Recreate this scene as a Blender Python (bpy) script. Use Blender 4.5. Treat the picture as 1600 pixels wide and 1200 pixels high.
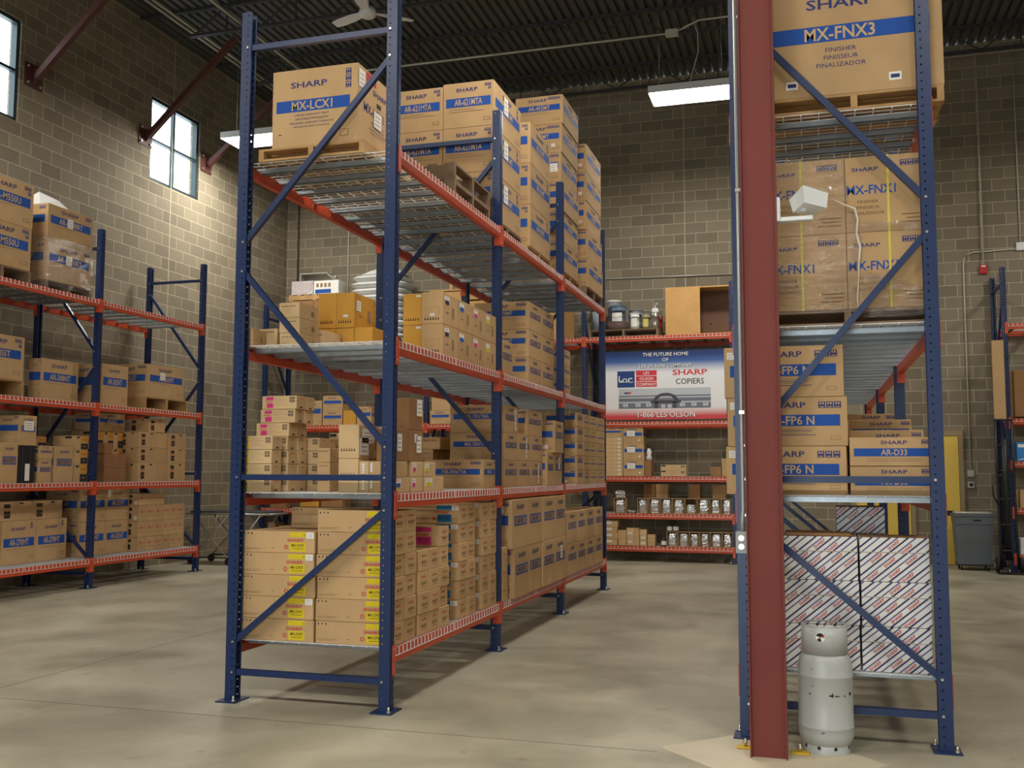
import bpy, bmesh, math, random
from mathutils import Matrix, Vector
random.seed(7)
S = bpy.context.scene
for o in list(bpy.data.objects):
    bpy.data.objects.remove(o)
COL = S.collection

# ------------------------------------------------------------------ camera
F_PX = 1567.77
cam_d = bpy.data.cameras.new('camera')
cam_d.sensor_width = 36.0
cam_d.lens = F_PX / 1600.0 * 36.0
cam_d.clip_end = 200
cam = bpy.data.objects.new('camera', cam_d)
COL.objects.link(cam)
_y, _p, _r = 0.290112796, 0.0869714801, 0.00210001718
fwd = Vector((-math.sin(_y) * math.cos(_p), math.cos(_y) * math.cos(_p), math.sin(_p)))
rt = Vector((math.cos(_y), math.sin(_y), 0))
up = rt.cross(fwd)
r2 = math.cos(_r) * rt + math.sin(_r) * up
u2 = -math.sin(_r) * rt + math.cos(_r) * up
cam.matrix_world = Matrix(((r2.x, u2.x, -fwd.x, 2.67587), (r2.y, u2.y, -fwd.y, -6.17797),
                           (r2.z, u2.z, -fwd.z, 1.56946), (0, 0, 0, 1)))
S.camera = cam

# ------------------------------------------------------------------ world, exposure
world = bpy.data.worlds.new('daylight')
S.world = world
world.use_nodes = True
wb = world.node_tree.nodes['Background']
wb.inputs[0].default_value = (0.88, 0.95, 1.0, 1)
wb.inputs[1].default_value = 6.0
S.view_settings.view_transform = 'Standard'
S.view_settings.look = 'None'
S.view_settings.gamma = 1
S.view_settings.use_curve_mapping = False
S.view_settings.exposure = -0.25
LAMP_W = 165.0
LAMP_COLOR = (1.0, 0.96, 0.88)
# daylight through the open dock door in the front wall, behind the camera
_dl = bpy.data.lights.new('dock_daylight', 'AREA')
_dl.shape = 'RECTANGLE'; _dl.size = 4.4; _dl.size_y = 4.0
_dl.energy = 130; _dl.color = (0.84, 0.92, 1.0)
_do = bpy.data.objects.new('dock_daylight', _dl)
COL.objects.link(_do)
_do.location = (0.6, -11.99, 2.15); _do.rotation_euler = (math.radians(90), 0, 0)

# ------------------------------------------------------------------ materials
def lin(c):
    return tuple(((v / 255.0) / 12.92 if v / 255.0 <= 0.04045 else ((v / 255.0 + 0.055) / 1.055) ** 2.4) for v in c)

MATS = {}
def N(nt, t, **kw):
    n = nt.nodes.new(t)
    for k, v in kw.items():
        setattr(n, k, v)
    return n

def mat(name, rgb, rough=0.6, metal=0.0, noise=0.0, nscale=6.0, rnd=0.0, spec=0.5, emit=None, estr=0, coat=0.0, bump=0.0, bscale=40):
    if name in MATS:
        return MATS[name]
    m = bpy.data.materials.new(name)
    m.use_nodes = True
    nt = m.node_tree
    b = nt.nodes['Principled BSDF']
    c = lin(rgb)
    b.inputs['Base Color'].default_value = (*c, 1)
    b.inputs['Roughness'].default_value = rough
    b.inputs['Metallic'].default_value = metal
    b.inputs['Specular IOR Level'].default_value = spec
    b.inputs['Coat Weight'].default_value = coat
    if noise or rnd:
        val = None
        if noise:
            tc = N(nt, 'ShaderNodeTexCoord')
            no = N(nt, 'ShaderNodeTexNoise')
            no.inputs['Scale'].default_value = nscale
            no.inputs['Detail'].default_value = 6
            nt.links.new(tc.outputs['Object'], no.inputs['Vector'])
            mr = N(nt, 'ShaderNodeMapRange')
            mr.inputs[1].default_value = 0.3
            mr.inputs[2].default_value = 0.7
            mr.inputs[3].default_value = 1 - noise
            mr.inputs[4].default_value = 1 + noise
            nt.links.new(no.outputs['Fac'], mr.inputs[0])
            val = mr.outputs[0]
        if rnd:
            oi = N(nt, 'ShaderNodeObjectInfo')
            mr2 = N(nt, 'ShaderNodeMapRange')
            mr2.inputs[3].default_value = 1 - rnd
            mr2.inputs[4].default_value = 1 + rnd
            nt.links.new(oi.outputs['Random'], mr2.inputs[0])
            if val is None:
                val = mr2.outputs[0]
            else:
                mu = N(nt, 'ShaderNodeMath', operation='MULTIPLY')
                nt.links.new(val, mu.inputs[0])
                nt.links.new(mr2.outputs[0], mu.inputs[1])
                val = mu.outputs[0]
        hs = N(nt, 'ShaderNodeHueSaturation')
        hs.inputs['Color'].default_value = (*c, 1)
        nt.links.new(val, hs.inputs['Value'])
        nt.links.new(hs.outputs[0], b.inputs['Base Color'])
    if bump:
        tc = N(nt, 'ShaderNodeTexCoord')
        no = N(nt, 'ShaderNodeTexNoise')
        no.inputs['Scale'].default_value = bscale
        bp = N(nt, 'ShaderNodeBump')
        bp.inputs['Strength'].default_value = bump
        bp.inputs['Distance'].default_value = 0.01
        nt.links.new(tc.outputs['Object'], no.inputs['Vector'])
        nt.links.new(no.outputs['Fac'], bp.inputs['Height'])
        nt.links.new(bp.outputs[0], b.inputs['Normal'])
    if emit:
        b.inputs['Emission Color'].default_value = (*emit, 1)
        b.inputs['Emission Strength'].default_value = estr
    MATS[name] = m
    return m

card = mat('cardboard', (191, 157, 113), 0.85, noise=0.06, nscale=5, rnd=0.07, spec=0.2)
cardpale = mat('cardboard_pale', (205, 174, 130), 0.85, noise=0.05, nscale=5, rnd=0.05, spec=0.2)
cardgold = mat('cardboard_gold', (200, 148, 62), 0.8, noise=0.05, nscale=5, rnd=0.05, spec=0.25)
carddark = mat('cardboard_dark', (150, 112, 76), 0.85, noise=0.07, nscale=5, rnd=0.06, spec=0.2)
cardletter = mat('knockout_letters', (200, 168, 122), 0.85)
seam = mat('carton_seam', (120, 90, 60), 0.9)
tapebrown = mat('packing_tape', (176, 132, 84), 0.35)
blue = mat('blue_print', (26, 78, 158), 0.8)
navy = mat('navy_print', (52, 58, 112), 0.85)
ink = mat('black_print', (38, 34, 34), 0.85)
fade = mat('faint_print', (148, 118, 88), 0.85)
redink = mat('red_print', (190, 50, 45), 0.85)
yellowp = mat('yellow_print', (214, 190, 20), 0.8)
cyanp = mat('cyan_print', (20, 112, 160), 0.8)
magp = mat('magenta_print', (205, 50, 120), 0.8)
white = mat('white_paper', (232, 230, 222), 0.7)
blackbox = mat('black_print_block', (48, 40, 36), 0.8)
silver_ink = mat('white_print', (235, 235, 235), 0.7)
wood = mat('pallet_wood', (176, 138, 88), 0.8, noise=0.16, nscale=9, rnd=0.08)
woodold = mat('weathered_wood', (128, 106, 82), 0.85, noise=0.18, nscale=9, rnd=0.1)
bluesteel_plain = mat('blue_paint', (22, 44, 86), 0.38, noise=0.05, nscale=3, spec=0.5)
orange = mat('orange_paint', (196, 74, 38), 0.42, noise=0.06, nscale=4)
galv = mat('galvanized_steel', (168, 176, 180), 0.35, metal=0.75, noise=0.1, nscale=14)
wire_m = mat('zinc_wire', (226, 226, 222), 0.4, metal=0.15)
redcol = mat('red_oxide_primer', (120, 60, 53), 0.65, noise=0.06, nscale=3, spec=0.25)
steel = mat('bolt_zinc', (200, 196, 180), 0.3, metal=0.8)
dark_m = mat('black_plastic', (24, 24, 26), 0.5)
rubber = mat('black_rubber', (28, 27, 26), 0.8)
whitepaint = mat('white_enamel', (226, 228, 226), 0.4)
greypipe = mat('grey_conduit', (176, 176, 166), 0.4, metal=0.4)
pipewhite = mat('pale_conduit', (196, 194, 176), 0.5)
bronze = mat('bronze_aluminum', (58, 70, 72), 0.4, metal=0.4)
pillow = mat('yellow_door_paint', (226, 192, 84), 0.5)
doorframe = mat('tan_door_frame', (150, 132, 96), 0.5)
cream = mat('laminate_maple', (204, 156, 92), 0.45, noise=0.08, nscale=3)
particle = mat('particle_board', (104, 72, 50), 0.7, noise=0.1, nscale=8)
silver = mat('foil_bag', (206, 206, 206), 0.22, metal=0.85, bump=0.9, bscale=22)
decksteel = mat('roof_deck_steel', (78, 78, 74), 0.6, noise=0.08, nscale=1)
joistp = mat('joist_grey_primer', (58, 58, 60), 0.6)
joistred = mat('joist_red_primer', (84, 46, 40), 0.6)
greyplastic = mat('grey_plastic', (96, 104, 110), 0.5, noise=0.05)
yellowpl = mat('yellow_paint', (214, 176, 24), 0.5)

def post_material():
    m = bpy.data.materials.new('blue_paint_punched')
    m.use_nodes = True
    nt = m.node_tree
    b = nt.nodes['Principled BSDF']
    b.inputs['Base Color'].default_value = (*lin((22, 44, 86)), 1)
    b.inputs['Roughness'].default_value = 0.36
    out = nt.nodes['Material Output']
    tc = N(nt, 'ShaderNodeTexCoord')
    sp = N(nt, 'ShaderNodeSeparateXYZ')
    nt.links.new(tc.outputs['Object'], sp.inputs[0])
    sn = N(nt, 'ShaderNodeSeparateXYZ')
    nt.links.new(tc.outputs['Normal'], sn.inputs[0])
    def M(op, a, b_=None, c=None):
        n = N(nt, 'ShaderNodeMath', operation=op)
        for i, v in enumerate((a, b_, c)):
            if v is None:
                continue
            if isinstance(v, (int, float)):
                n.inputs[i].default_value = v
            else:
                nt.links.new(v, n.inputs[i])
        return n.outputs[0]
    zz = M('SUBTRACT', M('MODULO', sp.outputs[2], 0.0508), 0.0254)
    ay = M('SUBTRACT', M('ABSOLUTE', sp.outputs[1]), 0.022)
    e1 = M('ADD', M('POWER', M('DIVIDE', ay, 0.0062), 2.0), M('POWER', M('DIVIDE', zz, 0.012), 2.0))
    h1 = M('LESS_THAN', e1, 1.0)
    isx = M('GREATER_THAN', M('ABSOLUTE', sn.outputs[0]), 0.6)
    ax = M('ADD', sp.outputs[0], 0.014)
    e2 = M('ADD', M('POWER', M('DIVIDE', ax, 0.0055), 2.0), M('POWER', M('DIVIDE', zz, 0.0055), 2.0))
    h2 = M('LESS_THAN', e2, 1.0)
    isy = M('GREATER_THAN', M('ABSOLUTE', sn.outputs[1]), 0.6)
    hole = M('MAXIMUM', M('MULTIPLY', h1, isx), M('MULTIPLY', h2, isy))
    tr = N(nt, 'ShaderNodeBsdfTransparent')
    mx = N(nt, 'ShaderNodeMixShader')
    nt.links.new(hole, mx.inputs[0])
    nt.links.new(b.outputs[0], mx.inputs[1])
    nt.links.new(tr.outputs[0], mx.inputs[2])
    nt.links.new(mx.outputs[0], out.inputs[0])
    return m
punched = post_material()

def block_material(name, axis, joint):
    m = bpy.data.materials.new(name)
    m.use_nodes = True
    nt = m.node_tree
    b = nt.nodes['Principled BSDF']
    b.inputs['Roughness'].default_value = 0.85
    tc = N(nt, 'ShaderNodeTexCoord')
    sp = N(nt, 'ShaderNodeSeparateXYZ')
    nt.links.new(tc.outputs['Object'], sp.inputs[0])
    cb = N(nt, 'ShaderNodeCombineXYZ')
    a1 = N(nt, 'ShaderNodeMath', operation='SUBTRACT')
    a1.inputs[1].default_value = joint - 0.4064 * 60
    nt.links.new(sp.outputs[axis], a1.inputs[0])
    a2 = N(nt, 'ShaderNodeMath', operation='SUBTRACT')
    a2.inputs[1].default_value = 0.13 - 0.2032 * 2
    nt.links.new(sp.outputs[2], a2.inputs[0])
    nt.links.new(a1.outputs[0], cb.inputs[0])
    nt.links.new(a2.outputs[0], cb.inputs[1])
    br = N(nt, 'ShaderNodeTexBrick')
    br.offset = 0.5
    br.offset_frequency = 2
    br.inputs['Scale'].default_value = 1
    br.inputs['Brick Width'].default_value = 0.4064
    br.inputs['Row Height'].default_value = 0.2032
    br.inputs['Mortar Size'].default_value = 0.0055
    br.inputs['Mortar Smooth'].default_value = 0.15
    br.inputs['Color1'].default_value = (*lin((122, 112, 94)), 1)
    br.inputs['Color2'].default_value = (*lin((142, 131, 110)), 1)
    br.inputs['Mortar'].default_value = (*lin((186, 176, 146)), 1)
    nt.links.new(cb.outputs[0], br.inputs['Vector'])
    no = N(nt, 'ShaderNodeTexNoise')
    no.inputs['Scale'].default_value = 60
    no.inputs['Detail'].default_value = 3
    nt.links.new(tc.outputs['Object'], no.inputs['Vector'])
    n2 = N(nt, 'ShaderNodeTexNoise')
    n2.inputs['Scale'].default_value = 0.7
    nt.links.new(tc.outputs['Object'], n2.inputs['Vector'])
    ad = N(nt, 'ShaderNodeMath', operation='ADD')
    nt.links.new(no.outputs['Fac'], ad.inputs[0])
    nt.links.new(n2.outputs['Fac'], ad.inputs[1])
    mr = N(nt, 'ShaderNodeMapRange')
    mr.inputs[1].default_value = 0.6
    mr.inputs[2].default_value = 1.4
    mr.inputs[3].default_value = 0.86
    mr.inputs[4].default_value = 1.12
    nt.links.new(ad.outputs[0], mr.inputs[0])
    hs = N(nt, 'ShaderNodeHueSaturation')
    nt.links.new(br.outputs['Color'], hs.inputs['Color'])
    nt.links.new(mr.outputs[0], hs.inputs['Value'])
    nt.links.new(hs.outputs[0], b.inputs['Base Color'])
    bp = N(nt, 'ShaderNodeBump')
    bp.inputs['Strength'].default_value = 0.35
    bp.inputs['Distance'].default_value = 0.004
    bp.invert = True
    nt.links.new(br.outputs['Fac'], bp.inputs['Height'])
    nt.links.new(bp.outputs[0], b.inputs['Normal'])
    return m
block_x = block_material('concrete_block_side', 1, 8.47)
block_y = block_material('concrete_block_back', 0, 0.48)

def floor_material():
    m = bpy.data.materials.new('polished_concrete')
    m.use_nodes = True
    nt = m.node_tree
    b = nt.nodes['Principled BSDF']
    tc = N(nt, 'ShaderNodeTexCoord')
    n1 = N(nt, 'ShaderNodeTexNoise')
    n1.inputs['Scale'].default_value = 0.9
    n1.inputs['Detail'].default_value = 9
    n1.inputs['Roughness'].default_value = 0.62
    n1.inputs['Distortion'].default_value = 0.4
    nt.links.new(tc.outputs['Object'], n1.inputs['Vector'])
    cr = N(nt, 'ShaderNodeValToRGB')
    cr.color_ramp.elements[0].position = 0.3
    cr.color_ramp.elements[0].color = (*lin((128, 122, 103)), 1)
    cr.color_ramp.elements[1].position = 0.7
    cr.color_ramp.elements[1].color = (*lin((182, 175, 152)), 1)
    nt.links.new(n1.outputs['Fac'], cr.inputs[0])
    # small dark scuffs
    n2 = N(nt, 'ShaderNodeTexNoise')
    n2.inputs['Scale'].default_value = 5.0
    n2.inputs['Detail'].default_value = 5
    nt.links.new(tc.outputs['Object'], n2.inputs['Vector'])
    r2_ = N(nt, 'ShaderNodeMapRange')
    r2_.inputs[1].default_value = 0.66
    r2_.inputs[2].default_value = 0.76
    nt.links.new(n2.outputs['Fac'], r2_.inputs[0])
    mx = N(nt, 'ShaderNodeMix', data_type='RGBA')
    mx.inputs['B'].default_value = (*lin((104, 94, 78)), 1)
    nt.links.new(cr.outputs[0], mx.inputs['A'])
    ml = N(nt, 'ShaderNodeMath', operation='MULTIPLY')
    ml.inputs[1].default_value = 0.6
    nt.links.new(r2_.outputs[0], ml.inputs[0])
    nt.links.new(ml.outputs[0], mx.inputs['Factor'])
    nt.links.new(mx.outputs['Result'], b.inputs['Base Color'])
    r3 = N(nt, 'ShaderNodeMapRange')
    r3.inputs[3].default_value = 0.28
    r3.inputs[4].default_value = 0.5
    nt.links.new(n1.outputs['Fac'], r3.inputs[0])
    nt.links.new(r3.outputs[0], b.inputs['Roughness'])
    b.inputs['Specular IOR Level'].default_value = 0.4
    return m
concrete = floor_material()
patch_m = mat('grout_patch', (196, 184, 158), 0.6, noise=0.06, nscale=4)
joint_m = mat('saw_cut', (84, 76, 64), 0.8)

def glass_material(name, tint, glossy, base):
    m = bpy.data.materials.new(name)
    m.use_nodes = True
    nt = m.node_tree
    nt.nodes.remove(nt.nodes['Principled BSDF'])
    out = nt.nodes['Material Output']
    tr = N(nt, 'ShaderNodeBsdfTransparent')
    tr.inputs[0].default_value = (*tint, 1)
    gl = N(nt, 'ShaderNodeBsdfGlossy')
    gl.inputs['Roughness'].default_value = base
    mx = N(nt, 'ShaderNodeMixShader')
    mx.inputs[0].default_value = glossy
    nt.links.new(tr.outputs[0], mx.inputs[1])
    nt.links.new(gl.outputs[0], mx.inputs[2])
    nt.links.new(mx.outputs[0], out.inputs[0])
    return m, nt, mx, gl
glass = glass_material('window_glass', (0.95, 0.98, 1.0), 0.06, 0.02)[0]

def wrap_material():
    m, nt, mx, gl = glass_material('stretch_film', (0.95, 0.95, 0.95), 0.17, 0.08)
    tc = N(nt, 'ShaderNodeTexCoord')
    mp = N(nt, 'ShaderNodeMapping')
    mp.inputs['Rotation'].default_value = (0, 0.45, 0)
    mp.inputs['Scale'].default_value = (7, 7, 26)
    no = N(nt, 'ShaderNodeTexNoise')
    no.inputs['Scale'].default_value = 1.0
    no.inputs['Detail'].default_value = 5
    no.inputs['Distortion'].default_value = 1.5
    bp = N(nt, 'ShaderNodeBump')
    bp.inputs['Strength'].default_value = 1.0
    bp.inputs['Distance'].default_value = 0.05
    nt.links.new(tc.outputs['Object'], mp.inputs[0])
    nt.links.new(mp.outputs[0], no.inputs['Vector'])
    nt.links.new(no.outputs['Fac'], bp.inputs['Height'])
    nt.links.new(bp.outputs[0], gl.inputs['Normal'])
    return m
film = wrap_material()
filmedge = mat('twisted_film', (222, 210, 190), 0.25, spec=0.8)

def stripe_material():
    """white paper carton printed with slanted navy bars; lettering is laid on as shapes"""
    m = bpy.data.materials.new('striped_carton_print')
    m.use_nodes = True
    nt = m.node_tree
    b = nt.nodes['Principled BSDF']
    b.inputs['Roughness'].default_value = 0.55
    tc = N(nt, 'ShaderNodeTexCoord')
    sp = N(nt, 'ShaderNodeSeparateXYZ')
    nt.links.new(tc.outputs['Object'], sp.inputs[0])
    def M(op, a, b_=None):
        n = N(nt, 'ShaderNodeMath', operation=op)
        for i, v in enumerate((a, b_)):
            if v is None:
                continue
            if isinstance(v, (int, float)):
                n.inputs[i].default_value = v
            else:
                nt.links.new(v, n.inputs[i])
        return n.outputs[0]
    xy = M('ADD', sp.outputs[0], sp.outputs[1])
    d = M('SUBTRACT', M('MULTIPLY', sp.outputs[2], 0.77), M('MULTIPLY', xy, 0.64))
    f = M('MODULO', M('ADD', d, 10.0), 0.064)
    thick = M('LESS_THAN', f, 0.010)
    thin = M('MULTIPLY', M('GREATER_THAN', f, 0.038), M('LESS_THAN', f, 0.046))
    mx = N(nt, 'ShaderNodeMix', data_type='RGBA')
    mx.inputs['A'].default_value = (*lin((226, 224, 216)), 1)
    mx.inputs['B'].default_value = (*lin((92, 88, 138)), 1)
    nt.links.new(thin, mx.inputs['Factor'])
    mx2 = N(nt, 'ShaderNodeMix', data_type='RGBA')
    mx2.inputs['B'].default_value = (*lin((44, 44, 92)), 1)
    nt.links.new(mx.outputs['Result'], mx2.inputs['A'])
    nt.links.new(thick, mx2.inputs['Factor'])
    nt.links.new(mx2.outputs['Result'], b.inputs['Base Color'])
    return m
striped = stripe_material()

def cylinder_paint():
    m = bpy.data.materials.new('chipped_grey_paint')
    m.use_nodes = True
    nt = m.node_tree
    b = nt.nodes['Principled BSDF']
    b.inputs['Roughness'].default_value = 0.35
    tc = N(nt, 'ShaderNodeTexCoord')
    mp = N(nt, 'ShaderNodeMapping')
    mp.inputs['Scale'].default_value = (9, 9, 16)
    no = N(nt, 'ShaderNodeTexNoise')
    no.inputs['Scale'].default_value = 1
    no.inputs['Detail'].default_value = 6
    no.inputs['Roughness'].default_value = 0.6
    nt.links.new(tc.outputs['Object'], mp.inputs[0])
    nt.links.new(mp.outputs[0], no.inputs['Vector'])
    r = N(nt, 'ShaderNodeMapRange')
    r.inputs[1].default_value = 0.675
    r.inputs[2].default_value = 0.685
    nt.links.new(no.outputs['Fac'], r.inputs[0])
    mx = N(nt, 'ShaderNodeMix', data_type='RGBA')
    mx.inputs['A'].default_value = (*lin((178, 180, 176)), 1)
    mx.inputs['B'].default_value = (*lin((40, 36, 40)), 1)
    nt.links.new(r.outputs[0], mx.inputs['Factor'])
    nt.links.new(mx.outputs['Result'], b.inputs['Base Color'])
    return m
tankpaint = cylinder_paint()

# ------------------------------------------------------------------ mesh helpers
class MB:
    """collects geometry with material slots and links it as ONE mesh object"""
    def __init__(s):
        s.v = []; s.f = []; s.mi = []; s.mats = []; s.smooth = []
    def slot(s, m):
        if m not in s.mats:
            s.mats.append(m)
        return s.mats.index(m)
    def add(s, vs, fs, m, smooth=False):
        k = len(s.v); i = s.slot(m)
        s.v += [tuple(v) for v in vs]
        for f in fs:
            s.f.append(tuple(a + k for a in f)); s.mi.append(i); s.smooth.append(smooth)
        return s
    def box(s, x0, x1, y0, y1, z0, z1, m):
        vs = [(x0, y0, z0), (x1, y0, z0), (x1, y1, z0), (x0, y1, z0), (x0, y0, z1), (x1, y0, z1), (x1, y1, z1), (x0, y1, z1)]
        return s.add(vs, [(0, 3, 2, 1), (4, 5, 6, 7), (0, 1, 5, 4), (1, 2, 6, 5), (2, 3, 7, 6), (3, 0, 4, 7)], m)
    def bbox(s, x0, x1, y0, y1, z0, z1, m, b=0.004):
        """box with chamfered edges"""
        bm = bmesh.new()
        bmesh.ops.create_cube(bm, size=1)
        for v in bm.verts:
            v.co = Vector((x0 + (v.co.x + .5) * (x1 - x0), y0 + (v.co.y + .5) * (y1 - y0), z0 + (v.co.z + .5) * (z1 - z0)))
        bmesh.ops.bevel(bm, geom=bm.edges[:], offset=b, segments=1, affect='EDGES')
        bm.verts.index_update()
        s.add([v.co[:] for v in bm.verts], [[v.index for v in f.verts] for f in bm.faces], m)
        bm.free()
        return s
    def tube(s, pts, r, m, n=8, smooth=True, cap=True):
        """round bar through points"""
        pts = [Vector(p) for p in pts]
        rings = []
        for i, p in enumerate(pts):
            d = (pts[min(i + 1, len(pts) - 1)] - pts[max(i - 1, 0)]).normalized()
            a = Vector((0, 0, 1)) if abs(d.z) < 0.9 else Vector((1, 0, 0))
            u = d.cross(a).normalized(); w = u.cross(d)
            rad = r[i] if isinstance(r, (list, tuple)) else r
            rings.append([p + (u * math.cos(2 * math.pi * k / n) + w * math.sin(2 * math.pi * k / n)) * rad for k in range(n)])
        vs = [v for rg in rings for v in rg]
        fs = []
        for i in range(len(rings) - 1):
            for k in range(n):
                fs.append((i * n + k, i * n + (k + 1) % n, (i + 1) * n + (k + 1) % n, (i + 1) * n + k))
        s.add(vs, fs, m, smooth)
        if cap:
            k = len(s.v) - len(vs)
            s.f.append(tuple(k + j for j in reversed(range(n)))); s.mi.append(s.slot(m)); s.smooth.append(False)
            s.f.append(tuple(k + (len(rings) - 1) * n + j for j in range(n))); s.mi.append(s.slot(m)); s.smooth.append(False)
        return s
    def bar(s, p, q, w, h, m):
        """rectangular bar between two points"""
        p, q = Vector(p), Vector(q)
        d = (q - p).normalized()
        a = Vector((0, 1, 0)) if abs(d.y) < 0.9 else Vector((0, 0, 1))
        u = d.cross(a).normalized(); v = u.cross(d)
        vs = []
        for e in (p, q):
            for su, sv in ((-1, -1), (1, -1), (1, 1), (-1, 1)):
                vs.append(e + u * su * w / 2 + v * sv * h / 2)
        return s.add(vs, [(3, 2, 1, 0), (4, 5, 6, 7), (0, 1, 5, 4), (1, 2, 6, 5), (2, 3, 7, 6), (3, 0, 4, 7)], m)
    def lathe(s, prof, m, n=32, smooth=True, c=(0, 0)):
        vs = []; fs = []
        for r, z in prof:
            for k in range(n):
                vs.append((c[0] + r * math.cos(2 * math.pi * k / n), c[1] + r * math.sin(2 * math.pi * k / n), z))
        for i in range(len(prof) - 1):
            for k in range(n):
                fs.append((i * n + k, i * n + (k + 1) % n, (i + 1) * n + (k + 1) % n, (i + 1) * n + k))
        return s.add(vs, fs, m, smooth)
    def mesh(s, name):
        me = bpy.data.meshes.new(name)
        me.from_pydata(s.v, [], s.f)
        for m in s.mats:
            me.materials.append(m)
        me.polygons.foreach_set('material_index', s.mi)
        me.polygons.foreach_set('use_smooth', s.smooth)
        me.update()
        return me
    def build(s, name, parent=None, loc=(0, 0, 0), rz=0):
        return link(name, s.mesh(name), parent, loc, rz)

def link(name, me, parent=None, loc=(0, 0, 0), rz=0):
    o = bpy.data.objects.new(name, me)
    COL.objects.link(o)
    o.location = loc
    o.rotation_euler = (0, 0, rz)
    if parent:
        o.parent = parent
    return o

def tag(o, label, cat, group=None, kind=None):
    o['label'] = label
    o['category'] = cat
    if group:
        o['group'] = group
    if kind:
        o['kind'] = kind
    return o

def struct(o, label=None):
    o['kind'] = 'structure'
    if label:
        o['label'] = label
    return o

def copy_tree(o, loc=None, rz=None):
    c = o.copy(); COL.objects.link(c)
    for ch in list(o.children):
        d = ch.copy(); COL.objects.link(d); d.parent = c
        for g in list(ch.children):
            e = g.copy(); COL.objects.link(e); e.parent = d
    if loc is not None:
        c.location = loc
    if rz is not None:
        c.rotation_euler = (0, 0, rz)
    return c

# ---- lettering as meshes
_text = {}
def text_geo(s, bold):
    k = (s, bold)
    if k in _text:
        return _text[k]
    cu = bpy.data.curves.new('lettering', 'FONT')
    cu.body = s
    cu.size = 1.0
    cu.resolution_u = 2
    cu.offset = bold * .5
    o = bpy.data.objects.new('lettering', cu)
    COL.objects.link(o)
    bpy.context.view_layer.update()
    dg = bpy.context.evaluated_depsgraph_get()
    me = bpy.data.meshes.new_from_object(o.evaluated_get(dg))
    vs = [(v.co.x, v.co.y) for v in me.vertices]
    fs = [tuple(p.vertices) for p in me.polygons]
    bpy.data.objects.remove(o)
    bpy.data.curves.remove(cu)
    bpy.data.meshes.remove(me)
    xs = [v[0] for v in vs]; ys = [v[1] for v in vs]
    x0, x1, y0, y1 = min(xs), max(xs), min(ys), max(ys)
    _text[k] = ([((x - x0) - (x1 - x0) / 2, (y - y0) - (y1 - y0) / 2) for x, y in vs], fs, x1 - x0, y1 - y0)
    return _text[k]

def frame_of(face, w, d, h):
    """origin, u axis, v axis, normal, width, height of a box face (box centred on x,y; base at z=0)"""
    return {'F': (Vector((-w/2, -d/2, 0)), Vector((1, 0, 0)), Vector((0, 0, 1)), Vector((0, -1, 0)), w, h),
            'R': (Vector((w/2, -d/2, 0)), Vector((0, 1, 0)), Vector((0, 0, 1)), Vector((1, 0, 0)), d, h),
            'B': (Vector((w/2, d/2, 0)), Vector((-1, 0, 0)), Vector((0, 0, 1)), Vector((0, 1, 0)), w, h),
            'L': (Vector((-w/2, d/2, 0)), Vector((0, -1, 0)), Vector((0, 0, 1)), Vector((-1, 0, 0)), d, h),
            'T': (Vector((-w/2, -d/2, h)), Vector((1, 0, 0)), Vector((0, 1, 0)), Vector((0, 0, 1)), w, d)}[face]

def quad(mb, fr, u0, v0, u1, v1, m, lay=1):
    o, U, V, n, W, H = fr
    e = n * (0.0006 * lay + 0.0004)
    mb.add([o + U*W*u0 + V*H*v0 + e, o + U*W*u1 + V*H*v0 + e, o + U*W*u1 + V*H*v1 + e, o + U*W*u0 + V*H*v1 + e], [(0, 1, 2, 3)], m)

def words_on(mb, fr, s, uc, vc, hgt, m, bold=0.0, xs=1.0, maxw=0.8, lay=2, ang=0.0):
    o, U, V, n, W, H = fr
    pts, fs, tw, th = text_geo(s, bold)
    k = hgt / th
    kx = k * xs
    if tw * kx > maxw * W:
        kx = maxw * W / tw
    e = n * (0.0006 * lay + 0.0004)
    c = o + U*W*uc + V*H*vc + e
    ca, sa = math.cos(ang), math.sin(ang)
    vs = []
    for x, y in pts:
        a, b = x * kx, y * k
        vs.append(c + U * (a*ca - b*sa) + V * (a*sa + b*ca))
    mb.add(vs, fs, m)

def icons(mb, fr, u0, v1, n, size, m, two_rows=False):
    o, U, V, nn, W, H = fr
    a, b = size / W, size / H
    for i in range(n):
        uu = u0 + i * a * 1.15
        vv = v1 - b
        if two_rows and i == n - 1:
            uu = u0 + (n - 2) * a * 1.15
            vv = v1 - 2.2 * b
        quad(mb, fr, uu, vv, uu + a, vv + b, m, 1)
        quad(mb, fr, uu + a*.2, vv + b*.55, uu + a*.42, vv + b*.88, cardletter, 2)
        quad(mb, fr, uu + a*.58, vv + b*.55, uu + a*.8, vv + b*.88, cardletter, 2)
        quad(mb, fr, uu + a*.2, vv + b*.12, uu + a*.8, vv + b*.24, cardletter, 2)

def shell(mb, w, d, h, m, flaps=True):
    mb.bbox(-w/2, w/2, -d/2, d/2, 0, h, m, 0.003)
    if flaps:
        fr = frame_of('T', w, d, h)
        if w >= d:
            quad(mb, fr, 0.01, 0.44, 0.99, 0.56, tapebrown, 1)
            quad(mb, fr, 0.0, 0.495, 1.0, 0.505, seam, 2)
        else:
            quad(mb, fr, 0.42, 0.01, 0.58, 0.99, tapebrown, 1)
            quad(mb, fr, 0.49, 0.0, 0.51, 1.0, seam, 2)

# ---- carton styles: each returns a mesh for a size; meshes are shared between equal cartons
_mesh = {}
BRAND = 'SHARP'
def carton(style, w, d, h, a=None):
    w, d, h = round(w, 3), round(d, 3), round(h, 3)
    key = (style, w, d, h, str(a))
    if key in _mesh:
        return _mesh[key]
    mb = MB()
    STY[style](mb, w, d, h, a)
    _mesh[key] = mb.mesh('carton')
    return _mesh[key]

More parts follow.
